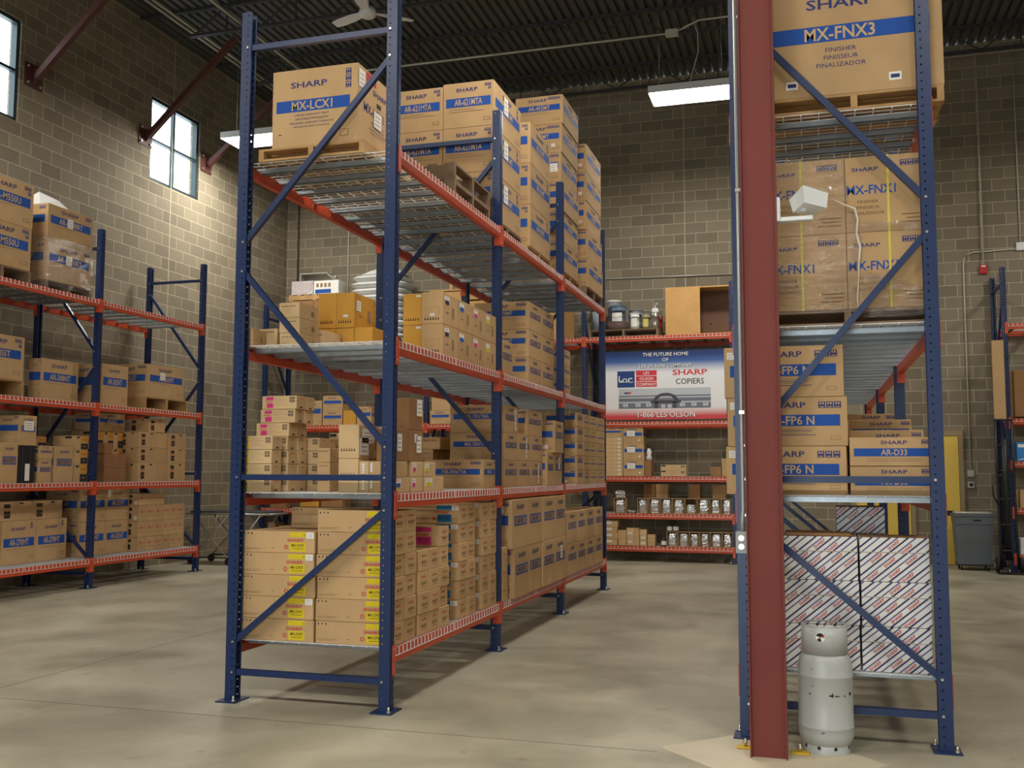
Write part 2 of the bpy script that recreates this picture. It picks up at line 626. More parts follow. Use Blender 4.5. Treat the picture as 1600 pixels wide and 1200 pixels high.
def band_face(mb, fr, model, v0=.48, v1=.68, u0=.06, u1=.94, ic=3, two=False, sub=2, brand=True, thin=False, scale=1.0):
    W, H = fr[4], fr[5]
    if brand:
        words_on(mb, fr, BRAND, .47, v1 + (1-v1)*.52, min(H*.105, W*.075)*scale, navy, .03, 1.55, .42)
    if ic:
        sz = min(W*.058, H*.11)
        icons(mb, fr, .955 - (ic if not two else 2)*1.15*sz/W, .95, ic, sz, navy, two)
    quad(mb, fr, u0, v0, u1, v1, blue, 1)
    if model:
        words_on(mb, fr, model, .5, (v0+v1)/2, (v1-v0)*H*.72, cardletter, .03, .85, (u1-u0)*.62, 2)
    for i in range(sub):
        v = v0 - .06 - i*.05
        quad(mb, fr, .12, v, .62 + .2*(i % 2), v + .012, fade, 1)
    quad(mb, fr, .8, .12, .93, .2, fade, 1)
    quad(mb, fr, .815, .135, .915, .185, card, 2)

def outline_band(mb, fr, v0=.45, v1=.66, u0=.12, u1=.9, brand=True):
    """end face: blue outlined band with broken lettering, as seen edge-on"""
    W, H = fr[4], fr[5]
    quad(mb, fr, u0, v0, u1, v1, blue, 1)
    quad(mb, fr, u0 + .05, v0 + .03, u1 - .05, v1 - .03, fade, 2)
    words_on(mb, fr, 'MX-70NT', .5, (v0+v1)/2, (v1-v0)*H*.5, navy, .03, .8, (u1-u0)*.75, 3)
    if brand:
        words_on(mb, fr, BRAND, .5, v1 + (1-v1)*.55, min(H*.1, W*.12), navy, .03, 1.4, .5)

def st_band(mb, w, d, h, a):
    shell(mb, w, d, h, card)
    a = a or {}
    band_face(mb, frame_of('F', w, d, h), a.get('model', ''), ic=a.get('ic', 3), two=a.get('two', False), v0=a.get('v0', .48), v1=a.get('v1', .68), sub=a.get('sub', 2))
    band_face(mb, frame_of('R', w, d, h), a.get('side', a.get('model', '')), ic=a.get('sic', 2), two=a.get('two', False), v0=a.get('v0', .48), v1=a.get('v1', .68), sub=1)

def st_bandend(mb, w, d, h, a):
    """band on the front, outlined band on the narrow side"""
    shell(mb, w, d, h, card)
    a = a or {}
    band_face(mb, frame_of('F', w, d, h), a.get('model', ''), ic=3, v0=a.get('v0', .48), v1=a.get('v1', .68))
    outline_band(mb, frame_of('R', w, d, h), a.get('v0', .46), a.get('v1', .66))

def st_plain(mb, w, d, h, a):
    shell(mb, w, d, h, a or card)

def st_long(mb, w, d, h, a):
    """long toner carton: coloured block on the right of the front, red words on the small end"""
    shell(mb, w, d, h, card)
    fr = frame_of('F', w, d, h)
    c = {'y': yellowp, 'c': cyanp, 'm': magp, 'k': None}[a]
    if c:
        quad(mb, fr, .655, .74, .88, .97, c, 1)
        quad(mb, fr, .665, .08, .88, .5, c, 1)
        words_on(mb, fr, BRAND, .74, .6, h*.14, redink, .03, 1.5, .26)
        words_on(mb, fr, 'MX-27NT', .775, .36, h*.13, ink, .03, 1, .17)
        quad(mb, fr, .7, .2, .85, .22, ink, 2)
        words_on(mb, fr, 'A', .86, .85, h*.08, ink, .02)
        words_on(mb, fr, 'O', .615, .28, h*.2, redink, .05, 1, .06)
    quad(mb, fr, .03, .2, .28, .21, ink, 1)
    quad(mb, fr, .03, .14, .24, .15, ink, 1)
    quad(mb, fr, .42, .22, .45, .24, ink, 1)
    for k in range(3):
        quad(mb, fr, .03 + .05*k, .84 + .02*(k % 2), .045 + .05*k, .93, ink, 1)
    r = frame_of('R', w, d, h)
    words_on(mb, r, BRAND, .5, .72, h*.1, redink, .02, 1.4, .45)
    words_on(mb, r, 'MX-27NT', .53, .42, h*.16, seam, .03, 1, .5)
    quad(mb, r, .3, .24, .72, .27, fade, 1)

def st_toner(mb, w, d, h, a):
    """small toner carton seen on the middle shelf: colour block at left, text lines, four black pictograms"""
    shell(mb, w, d, h, cardpale)
    fr = frame_of('F', w, d, h)
    c = {'y': yellowp, 'm': magp, 'k': blackbox}[a]
    if a == 'k':
        quad(mb, fr, .02, .72, .2, .95, c, 1)
    else:
        quad(mb, fr, .12, .68, .33, .92, c, 1)
        quad(mb, fr, .14, .1, .33, .46, c, 1)
        words_on(mb, fr, BRAND, .2, .57, h*.1, redink, .02, 1.4, .2)
    for k in range(6):
        quad(mb, fr, .37, .88 - k*.12, .6 + .08*((k*7) % 3), .895 - k*.12, fade, 1)
    for k, (u, v) in enumerate(((.8, .72), (.88, .72), (.8, .5), (.88, .5))):
        quad(mb, fr, u, v, u + .065, v + .17, ink, 1)
        quad(mb, fr, u + .018, v + .04, u + .045, v + .11, cardpale, 2)
    r = frame_of('R', w, d, h)
    words_on(mb, r, BRAND, .5, .82, h*.09, redink, .02, 1.4, .5)
    quad(mb, r, .35, .1, .65, .17, ink, 1)
    quad(mb, r, .45, .16, .55, .24, ink, 1)

def st_icons(mb, w, d, h, a):
    """brown or golden carton with a line of small handling marks on the front"""
    a = a or {}
    base = a.get('m', card)
    shell(mb, w, d, h, base)
    fr = frame_of('F', w, d, h)
    v = a.get('v', .2)
    for k in range(6):
        u = .12 + k*.125
        quad(mb, fr, u, v, u + .075, v + .035, ink, 1)
        quad(mb, fr, u + .02, v + .03, u + .05, v + .085, ink, 1)
    if a.get('box'):
        quad(mb, fr, .18, .3, .84, .52, seam, 1)
        quad(mb, fr, .19, .305, .83, .515, base, 2)
    if a.get('lines'):
        for k in range(3):
            quad(mb, fr, .12, .55 - k*.12, .5, .56 - k*.12, fade, 1)
    r = frame_of('R', w, d, h)
    lab = a.get('lab')
    if lab:
        quad(mb, r, .1, .62, .42, .9, white, 1)
        words_on(mb, r, BRAND, .26, .85, h*.035, redink, .02, 1.3, .26)
        quad(mb, r, .12, .63, .4, .77, {'k': ink, 'c': blue, 'm': magp, 'y': yellowp}[lab], 2)
    words_on(mb, r, 'MX-C', .3, .38, h*.07, seam, .03, 1, .4)
    quad(mb, r, .6, .25, .75, .6, fade, 1)

def st_tag(mb, w, d, h, a):
    """small carton whose side bears a white and coloured label near the front edge"""
    shell(mb, w, d, h, cardpale if a != 'k' else card)
    r = frame_of('R', w, d, h)
    c = {'k': ink, 'c': blue, 'm': magp, 'y': yellowp}[a]
    quad(mb, r, .06, .35, .4, .9, white, 1)
    quad(mb, r, .1, .36, .36, .62, c, 2)
    words_on(mb, r, BRAND, .22, .78, h*.07, redink, .02, 1.3, .25)
    fr = frame_of('F', w, d, h)
    quad(mb, fr, .35, .1, .45, .16, fade, 1)

def st_boot(mb, w, d, h, a):
    """drum-kit carton: black blocks with red words on the long side"""
    shell(mb, w, d, h, card)
    for fc in ('R', 'F'):
        fr = frame_of(fc, w, d, h)
        quad(mb, fr, .14, .66, .34, .86, blackbox, 1)
        quad(mb, fr, .15, .14, .34, .5, blackbox, 1)
        words_on(mb, fr, BRAND, .22, .58, h*.08, redink, .02, 1.4, .25)
        words_on(mb, fr, 'AR-270NT', .245, .32, h*.09, fade, .02, 1, .16)
        quad(mb, fr, .62, .85, .74, .93, ink, 1)
        words_on(mb, fr, 'O', .1, .32, h*.14, redink, .05, 1, .05)

def st_red(mb, w, d, h, a):
    """cartons whose end shows a red mark and red word"""
    shell(mb, w, d, h, card)
    r = frame_of('R', w, d, h)
    words_on(mb, r, BRAND, .58, .6, h*.07, redink, .02, 1.4, .4)
    words_on(mb, r, '8', .26, .6, h*.22, redink, .04, 1, .2)
    quad(mb, r, .2, .3, .8, .33, fade, 1)
    fr = frame_of('F', w, d, h)
    quad(mb, fr, .3, .66, .8, .86, blackbox, 1)
    quad(mb, fr, .3, .14, .78, .5, blackbox, 1)

def st_redlines(mb, w, d, h, a):
    """pinkish carton with columns of faint red print"""
    shell(mb, w, d, h, carddark)
    r = frame_of('R', w, d, h)
    for k in range(2):
        for q_ in range(6):
            quad(mb, r, .22 + .4*k, .15 + q_*.12, .27 + .4*k, .22 + q_*.12, redink, 1)

def st_smallblk(mb, w, d, h, a):
    shell(mb, w, d, h, card)
    r = frame_of('R', w, d, h)
    quad(mb, r, .45, .04, .97, .46, blackbox, 1)
    quad(mb, r, .6, .22, .82, .28, fade, 2)
    quad(mb, r, .45, .5, .97, .98, cardgold, 1)
    words_on(mb, r, BRAND, .72, .72, h*.12, redink, .02, 1.4, .4)
    quad(mb, r, .12, .82, .36, .93, ink, 1)
    fr = frame_of('F', w, d, h)
    quad(mb, fr, .55, .8, .85, .95, ink, 1)

def st_paper(mb, w, d, h, a):
    """white copier-paper carton with slanted navy bars, red slanted words and a lid line"""
    mb.bbox(-w/2, w/2, -d/2, d/2, 0, h, striped, 0.003)
    ang = math.atan2(.64, .77)
    for fc in ('F', 'R'):
        fr = frame_of(fc, w, d, h)
        W, H = fr[4], fr[5]
        for k in range(-14, 12):
            dk = .008 + .064 * k
            for j in range(-4, 12):
                q_ = (j + .5 * (k % 2) + .17 * (k % 3)) * .125
                x = -dk * .64 + q_ * .77
                z = dk * .77 + q_ * .64
                u = x + (d/2 + w/2 if fc == 'F' else d/2 - w/2)
                if .03 < u < W - .03 and .025 < z < H - .025:
                    words_on(mb, fr, BRAND, u / W, z / H, .019, redink, .04, 1.05, .3, 2, ang)
        quad(mb, fr, 0, .655, 1, .668, fade, 3)
        quad(mb, fr, 0, .668, 1, .674, white, 3)
    t = frame_of('T', w, d, h)
    quad(mb, t, 0.01, 0.01, .99, .99, carddark, 1)

STY = {'band': st_band, 'bandend': st_bandend, 'plain': st_plain, 'long': st_long, 'toner': st_toner, 'icons': st_icons,
       'tag': st_tag, 'boot': st_boot, 'red': st_red, 'redlines': st_redlines, 'smallblk': st_smallblk, 'paper': st_paper}

LABELS = {}
def box(x0, x1, y0, y1, z0, z1, style, label, group=None, a=None, name='cardboard_carton', cat='box', st=None, rz=0, jit=0.0):
    """one carton as one top-level thing; st = white stickers on it as parts [(face,u,v,w,h)]"""
    w, d, h = x1 - x0, y1 - y0, z1 - z0
    me = carton(style, w, d, h - 0.0015, a)
    o = link(name, me, None, ((x0 + x1)/2, (y0 + y1)/2, z0), rz + (random.uniform(-jit, jit) if jit else 0))
    tag(o, label, cat, group)
    for (fc, u, v, sw, sh) in (st or []):
        fr = frame_of(fc, w, d, h)
        mb = MB()
        oo, U, V, n, W, H = fr
        p = oo + U*W*u + V*H*v
        e0, e1 = n*0.0024, n*0.0034
        vs = []
        for e in (e0, e1):
            vs += [p + e, p + U*sw + e, p + U*sw + V*sh + e, p + V*sh + e]
        mb.add(vs, [(3, 2, 1, 0), (4, 5, 6, 7), (0, 1, 5, 4), (1, 2, 6, 5), (2, 3, 7, 6), (3, 0, 4, 7)], white)
        for k in range(3):
            a_ = p + n*0.0038 + V*sh*(.2 + .25*k)
            mb.add([a_ + U*sw*.15, a_ + U*sw*.8, a_ + U*sw*.8 + V*sh*.05, a_ + U*sw*.15 + V*sh*.05], [(0, 1, 2, 3)], fade)
        mb.build('shipping_label', o)
    return o

ORD = ['lowest', 'second up', 'third up', 'fourth up', 'fifth up', 'sixth up', 'seventh up']
NTH = ['first', 'second', 'third', 'fourth', 'fifth', 'sixth', 'seventh', 'eighth', 'ninth']

# ================================================================== room shell
XW, YB, XR, YF, ZC = -7.88, 12.5, 14.0, -12.0, 9.1
m = MB(); m.box(XW - .3, XR + .3, YF - .3, YB + .3, -.3, 0, concrete)
struct(m.build('floor'))
# saw-cut joints across the slab
m = MB(); m.box(XW, 1.80, -.384, -.378, 0, .0006, joint_m); m.box(3.04, XR, -.384, -.378, 0, .0006, joint_m)
m.box(-3.0, -2.994, -.37, YB, 0, .0006, joint_m); m.box(-3.0, -2.994, YF, -.39, 0, .0006, joint_m)
struct(m.build('trim_1'))
m = MB()
m.add([(2.42 + .62*math.cos(a), -.28 + .62*math.sin(a), z) for z in (0, .0012) for a in (math.pi/2*k for k in range(4))],
      [(4, 5, 6, 7), (0, 1, 5, 4), (1, 2, 6, 5), (2, 3, 7, 6), (3, 0, 4, 7)], patch_m)
struct(m.build('trim_2'))

WIN = [(3.55, 4.95, 6.43, 7.90), (7.87, 9.27, 6.45, 7.90)]
m = MB()
def wall_x(m, x0, x1, ya, yb, z1, holes, mt):
    ys = sorted({ya, yb, *[h[0] for h in holes], *[h[1] for h in holes]})
    for a, b in zip(ys[:-1], ys[1:]):
        hs = [h for h in holes if h[0] <= a + 1e-6 and h[1] >= b - 1e-6]
        if not hs:
            m.box(x0, x1, a, b, 0, z1, mt)
        else:
            m.box(x0, x1, a, b, 0, hs[0][2], mt); m.box(x0, x1, a, b, hs[0][3], z1, mt)
wall_x(m, XW - .2, XW, YF, YB + .2, ZC, WIN, block_x)
struct(m.build('wall_left'))
m = MB(); m.box(XW, XR + .2, YB, YB + .2, 0, ZC, block_y); struct(m.build('wall_back'))
m = MB(); m.box(XR, XR + .2, YF, YB, 0, ZC, block_x); struct(m.build('wall_right'))
m = MB(); m.box(XW - .2, -1.6, YF - .2, YF, 0, ZC, block_y); m.box(2.8, XR + .2, YF - .2, YF, 0, ZC, block_y); m.box(-1.6, 2.8, YF - .2, YF, 4.15, ZC, block_y); struct(m.build('wall_front'))
jm = mat('control_joint', (190, 178, 146), 0.8)
m = MB(); m.box(XW - .002, XW + .0015, 8.462, 8.478, 0, ZC, jm); struct(m.build('trim_3'))
m = MB(); m.box(.472, .488, YB - .0015, YB + .002, 0, ZC, jm); struct(m.build('trim_4'))
# corrugated roof deck, ribs along Y
m = MB()
vs = []; fs = []
x = XW - .2; prof = []
while x < XR + .2:
    prof += [(x, ZC), (x + .085, ZC), (x + .1, ZC + .06), (x + .137, ZC + .06)]
    x += .1524
for px_, pz in prof:
    vs += [(px_, YF - .2, pz), (px_, YB + .2, pz)]
for i in range(len(prof) - 1):
    fs.append((2*i, 2*i + 1, 2*i + 3, 2*i + 2))
m.add(vs, fs, decksteel)
m.box(XW - .2, XR + .2, YF - .2, YB + .2, ZC + .1, ZC + .2, decksteel)
struct(m.build('ceiling'))

# windows: dark frame, cross bars and panes, set flush in the block
for k, (a, b, c, e) in enumerate(WIN):
    m = MB(); X0, X1 = XW - .12, XW - .03
    t = .055
    m.box(X0, X1, a, a + t, c, e, bronze); m.box(X0, X1, b - t, b, c, e, bronze)
    m.box(X0, X1, a + t, b - t, c, c + t, bronze); m.box(X0, X1, a + t, b - t, e - t, e, bronze)
    w = struct(m.build('window_%d' % (k + 1)), 'tall square window high in the block wall')
    m = MB(); ym, zm = (a + b)/2, (c + e)/2
    m.box(X0 + .01, X1 - .01, ym - .02, ym + .02, c + t, e - t, bronze)
    m.box(X0 + .01, X1 - .01, a + t, b - t, zm - .02, zm + .02, bronze)
    m.build('glazing_bars', w)
    m = MB(); m.box(XW - .082, XW - .076, a + t, b - t, c + t, e - t, glass); m.build('pane', w)

# two yellow doors in the back wall
for n_, (xa, xb, zt) in enumerate(((3.40, 4.29, 2.17), (4.70, 5.075, 2.20))):
    m = MB()
    m.box(xa - .09, xa, YB - .05, YB, 0, zt + .09, doorframe); m.box(xb, xb + .075, YB - .05, YB, 0, zt + .09, doorframe)
    m.box(xa, xb, YB - .05, YB, zt, zt + .09, doorframe)
    d1 = struct(m.build('door_%d' % (n_ + 1)), ['wide yellow steel door behind the right rack', 'narrow yellow door by the wall outlets'][n_])
    m = MB(); m.bbox(xa + .003, xb - .003, YB - .035, YB - .005, .01, zt - .003, pillow, .003); m.build('door_leaf', d1)
    m = MB(); m.box(xb - .22, xb - .09, YB - .042, YB - .0355, .84, .92, dark_m); m.build('push_plate', d1)

# ------------------------------------------------------------------ roof joists
JZ = 8.62
def joist_parts(y):
    r = bpy.data.objects.new('roof_joist', None); COL.objects.link(r); r.location = (0, y, JZ)
    t = ZC - JZ - .003
    m = MB(); m.box(-6.9, XR, -.04, -.006, 0, .04, joistp); m.box(-6.9, XR, .006, .04, 0, .04, joistp); m.build('bottom_chord', r)
    m = MB(); m.box(XW + .02, XR, -.04, -.006, t - .045, t, joistp); m.box(XW + .02, XR, .006, .04, t - .045, t, joistp); m.build('top_chord', r)
    m = MB(); x = -6.85; u = True
    while x < XR - .7:
        m.bar((x, 0, .02 if u else t - .02), (x + .62, 0, t - .02 if u else .02), .022, .022, joistp)
        if u:
            m.bar((x + .62, 0, .02), (x + .62, 0, t - .02), .02, .02, joistp)
        x += .62; u = not u
    m.build('web_member', r)
    return r
JY = [5.3, 7.5, 9.6, 11.7]
WHJ = ['nearest of those seen', 'above the ceiling fan', 'directly above the hanging lamps', 'closest to the back wall']
j0 = None
for i, y in enumerate(JY):
    j = joist_parts(y) if j0 is None else copy_tree(j0, (0, y, JZ))
    j0 = j0 or j
    tag(j, 'dark open-web steel roof joist ' + WHJ[i], 'roof joist', 'roof joists')

# red-brown diagonal kickers bolted to the left wall
for i, (y, z0, x1, z1, lab) in enumerate([(5.2, 7.18, -6.25, 8.62, 'red-brown diagonal steel kicker beside the nearest window'),
                                    (7.72, 7.14, -6.2, 8.62, 'red-brown diagonal steel kicker crossing the far window corner'),
                                    (9.48, 7.19, -6.1, 8.55, 'red-brown diagonal steel kicker farthest along the left wall')]):
    r = bpy.data.objects.new('roof_kicker', None); COL.objects.link(r); r.location = (XW, y, z0)
    m = MB(); m.box(0, .014, -.17, .17, -.17, .17, joistred)
    for a in (-.12, .12):
        for b in (-.12, .12):
            m.tube([(.014, a, b), (.04, a, b)], .018, steel, 6)
    m.build('wall_plate', r)
    m = MB(); m.bar((.06, 0, -.02), (x1 - XW, 0, z1 - z0), .085, .085, joistred)
    m.add([(.014, -.01, -.1), (.014, -.01, .12), (.22, -.01, .1), (.014, .01, -.1), (.014, .01, .12), (.22, .01, .1)],
          [(0, 1, 2), (5, 4, 3), (0, 3, 4, 1), (1, 4, 5, 2), (2, 5, 3, 0)], joistred)
    m.build('strut', r)
    tag(r, lab, 'steel brace', 'wall kickers')

# sprinkler pipes under the roof along the left wall
for nm, x, z, lab in (('sprinkler_pipe', -7.06, 8.84, 'thin pale pipe under the roof nearest the left wall'),
                      ('sprinkler_pipe', -6.90, 8.80, 'thin pale pipe under the roof, second from left wall'),
                      ('sprinkler_pipe', -5.95, 8.72, 'thin pale pipe under the roof, third from left wall')):
    m = MB(); m.tube([(0, YF + .1, 0), (0, YB - .05, 0)], .022, pipewhite, 8)
    tag(m.build(nm, None, (x, 0, z)), lab, 'pipe', 'pipes under the roof')

# ------------------------------------------------------------------ lamps
emit_m = mat('lamp_diffuser', (255, 250, 240), 0.5, emit=(1.0, 0.97, 0.92), estr=22)
def lamp(loc):
    r = bpy.data.objects.new('high_bay_lamp', None); COL.objects.link(r); r.location = loc
    m = MB()
    m.box(-.61, .61, -.29, .29, .10, .115, whitepaint)
    for s in (-1, 1):
        m.add([(-.61, s*.29, .115), (.61, s*.29, .115), (.61, s*.30, 0), (-.61, s*.30, 0), (-.61, s*.295, .115), (.61, s*.295, .115), (.61, s*.305, 0), (-.61, s*.305, 0)],
              [(0, 1, 2, 3), (7, 6, 5, 4), (2, 6, 7, 3)], whitepaint)
        m.box(s*.61 - .004, s*.61 + .004, -.30, .30, 0, .115, whitepaint)
    m.build('housing', r)
    m = MB(); m.box(-.6, .6, -.285, .285, .012, .02, emit_m); m.build('diffuser', r)
    m = MB()
    for s in (-.48, .48):
        m.tube([(s, 0, .115), (s, 0, 1.735)], .004, greypipe, 5)
    m.build('hanger_wire', r)
    ld = bpy.data.lights.new('lamp_light', 'AREA'); ld.shape = 'RECTANGLE'; ld.size = 1.18; ld.size_y = .55
    ld.energy = LAMP_W; ld.color = LAMP_COLOR
    lo = bpy.data.objects.new('lamp_light', ld); COL.objects.link(lo); lo.parent = r; lo.location = (0, 0, .006)
    return r
l0 = None
for x, y in ((1.0, 9.05), (1.0, 1.8), (-6.5, 9.05), (8.6, 9.05), (-6.5, 1.8), (8.6, 1.8), (-6.5, -5.4), (1.0, -5.4), (8.6, -5.4), (-2.75, -5.4), (4.8, -5.4)):  # last two are unseen extra lamps, added to brighten the rack fronts
    if 1:
        l = lamp((x, y, 7.36)) if l0 is None else copy_tree(l0, (x, y, 7.36))
        l0 = l0 or l
        if y > 9 and x == 1.0:
            lab = 'lit white fluorescent lamp hanging clear above the banner, beside the red column'
        elif y > 9 and x == -6.5:
            lab = 'lit white fluorescent lamp half hidden behind the topmost carton of the nearest rack'
        else:
            lab = 'lit fluorescent lamp out of sight, %s row at %s' % ({9.05: 'back', 1.8: 'middle', -5.4: 'front'}[y],
                   {1.0: 'the aisle', -6.5: 'the left wall', 8.6: 'the far right', -2.75: 'the nearest rack', 4.8: 'the right rack'}[x])
        tag(l, lab, 'lamp', 'hanging lamps')
# flex feeding the visible lamp and its conduit
m = MB(); m.tube([(0, 0, 0), (.08, 0, -.25), (.08, .02, -.55), (-.08, .03, -1.095)], .008, pipewhite, 6)
tag(m.build('power_cable', None, (1.05, 9.0, 8.58)), 'pale cord drooping down to the clear hanging lamp', 'cord')
m = MB(); m.tube([(-6.0, 0, 0), (.55, 0, 0)], .018, pipewhite, 8); m.tube([(.55, 0, 0), (.95, 0, .16), (9, 0, .16)], .016, pipewhite, 8)
m.box(.42, .62, -.05, .05, -.05, .05, pipewhite)
tag(m.build('lamp_conduit', None, (.15, 9.49, 8.60)), 'thin pale conduit strapped along the roof joist above the lamps', 'conduit')

# ------------------------------------------------------------------ ceiling fan
r = bpy.data.objects.new('ceiling_fan', None); COL.objects.link(r); r.location = (-3.45, 6.87, 8.28)
m = MB(); m.lathe([(0, -.06), (.07, -.06), (.12, -.03), (.13, .03), (.1, .09), (.04, .12), (0, .12)], whitepaint, 24); m.build('motor', r)
m = MB(); m.tube([(0, 0, .1), (0, 0, .78)], .018, whitepaint, 8); m.build('downrod', r)
for k in range(3):
    a = math.radians(40 + 120*k)
    m = MB()
    vs = []
    for t_, wd in ((.12, .05), (.3, .08), (.55, .085), (.7, .06)):
        for s in (-1, 1):
            for dz in (0, .008):
                vs.append((t_*math.cos(a) - s*wd*math.sin(a), t_*math.sin(a) + s*wd*math.cos(a), .02 + s*.014 + dz))
    fs = []
    for i in range(3):
        b = i*4
        fs += [(b, b+2, b+6, b+4), (b+1, b+5, b+7, b+3), (b, b+4, b+5, b+1), (b+2, b+3, b+7, b+6)]
    fs += [(0, 1, 3, 2), (12, 14, 15, 13)]
    m.add(vs, fs, whitepaint); m.build('blade', r)
tag(r, 'white ceiling fan hanging above the nearest rack', 'fan')

# ================================================================== pallet racks
PW = .0762
def post_mesh(h):
    m = MB(); t = .0032; a = PW/2
    m.box(a - t, a, -a, a, 0, h, punched)
    m.box(-a, a - t, -a, -a + t, 0, h, punched); m.box(-a, a - t, a - t, a, 0, h, punched)
    m.box(-a, -a + t, -a + t, -a + .016, 0, h, bluesteel_plain); m.box(-a, -a + t, a - .016, a - t, 0, h, bluesteel_plain)
    m.box(a, a + .0035, -.006, .006, 0, h, bluesteel_plain)
    return m.mesh('post')
def plate_mesh():
    m = MB(); m.box(-.075, .075, -.095, .095, 0, .009, bluesteel_plain); return m.mesh('base_plate')
def anchor_mesh():
    m = MB()
    m.tube([(0, 0, .009), (0, 0, .045)], .008, steel, 8); m.tube([(0, 0, .0095), (0, 0, .02)], .015, steel, 6)
    return m.mesh('anchor_bolt')
_post = {}
def beam_mesh(L):
    m = MB()
    pr = [(-.002, 0), (-.002, .09), (-.024, .09), (-.024, .058), (-.048, .058), (-.048, 0)]
    vs = [(x, 0, z) for x, z in pr] + [(x, L, z) for x, z in pr]
    n = 6
    fs = [tuple(range(n)), tuple(reversed(range(n, 2*n)))] + [(i, i + n, (i + 1) % n + n, (i + 1) % n) for i in range(n)]
    m.add(vs, fs, orange)
    return m.mesh('beam')
def conn_mesh(s):
    """end plate hooked on the post; s=+1 post at the start of the beam, -1 at its end"""
    m = MB()
    y0, y1 = (-PW*.49, .004) if s > 0 else (-.004, PW*.49)
    m.box(-.004 + .0042, .009, y0, y1, -.075, .115, orange)
    yy0, yy1 = (.0006, .005) if s > 0 else (-.005, -.0006)
    m.box(-.055, .001, yy0, yy1, -.075, .115, orange)
    ys = -.02 if s > 0 else .02
    for z in (-.045, .09):
        m.tube([(.009, ys, z), (.0115, ys, z)], .006, steel, 6)
    return m.mesh('beam_connector')
_conn = {1: None, -1: None}
def deck_mesh(D, W):
    """welded wire mesh with hooked front and back edges; origin at front edge, deck along +y, depth along -x"""
    m = MB(); r = .0033
    n = int(W / .066)
    for i in range(n + 1):
        y = r + (W - 2*r) * i / n
        m.box(-D, .0035, y - r, y + r, -.0026, .0026, wire_m)
        m.box(.0005, .0055, y - r, y + r, -.052, .0026, wire_m)
        m.box(-D - .0055, -D - .0005, y - r, y + r, -.052, .0026, wire_m)
    k = int(D / .1)
    for i in range(1, k):
        x = -D * i / k
        m.box(x - r, x + r, 0, W, -.0078, -.0026, wire_m)
    for x in (.0055, -D - .0105):
        m.box(x, x + .005, 0, W, -.052, -.047, wire_m)
    return m.mesh('wire_deck')
def channel_mesh(D):
    m = MB(); a, b = -.027, -D + .027; hw = .024
    m.box(b, a, -hw, hw, -.0049, -.0029, galv)
    for s in (-1, 1):
        y0, y1 = sorted((s*hw, s*(hw - .002)))
        vs = [(b, y0, -.005), (a, y0, -.005), (a - .03, y0, -.034), (b + .03, y0, -.034), (b, y1, -.005), (a, y1, -.005), (a - .03, y1, -.034), (b + .03, y1, -.034)]
        m.add(vs, [(0, 1, 2, 3), (7, 6, 5, 4), (0, 3, 7, 4), (1, 5, 6, 2), (3, 2, 6, 7), (0, 4, 5, 1)], galv)
    m.box(b + .03, a - .03, -hw - .006, -hw + .002, -.036, -.034, galv); m.box(b + .03, a - .03, hw - .002, hw + .006, -.036, -.034, galv)
    return m.mesh('support_channel')
_deck = {}
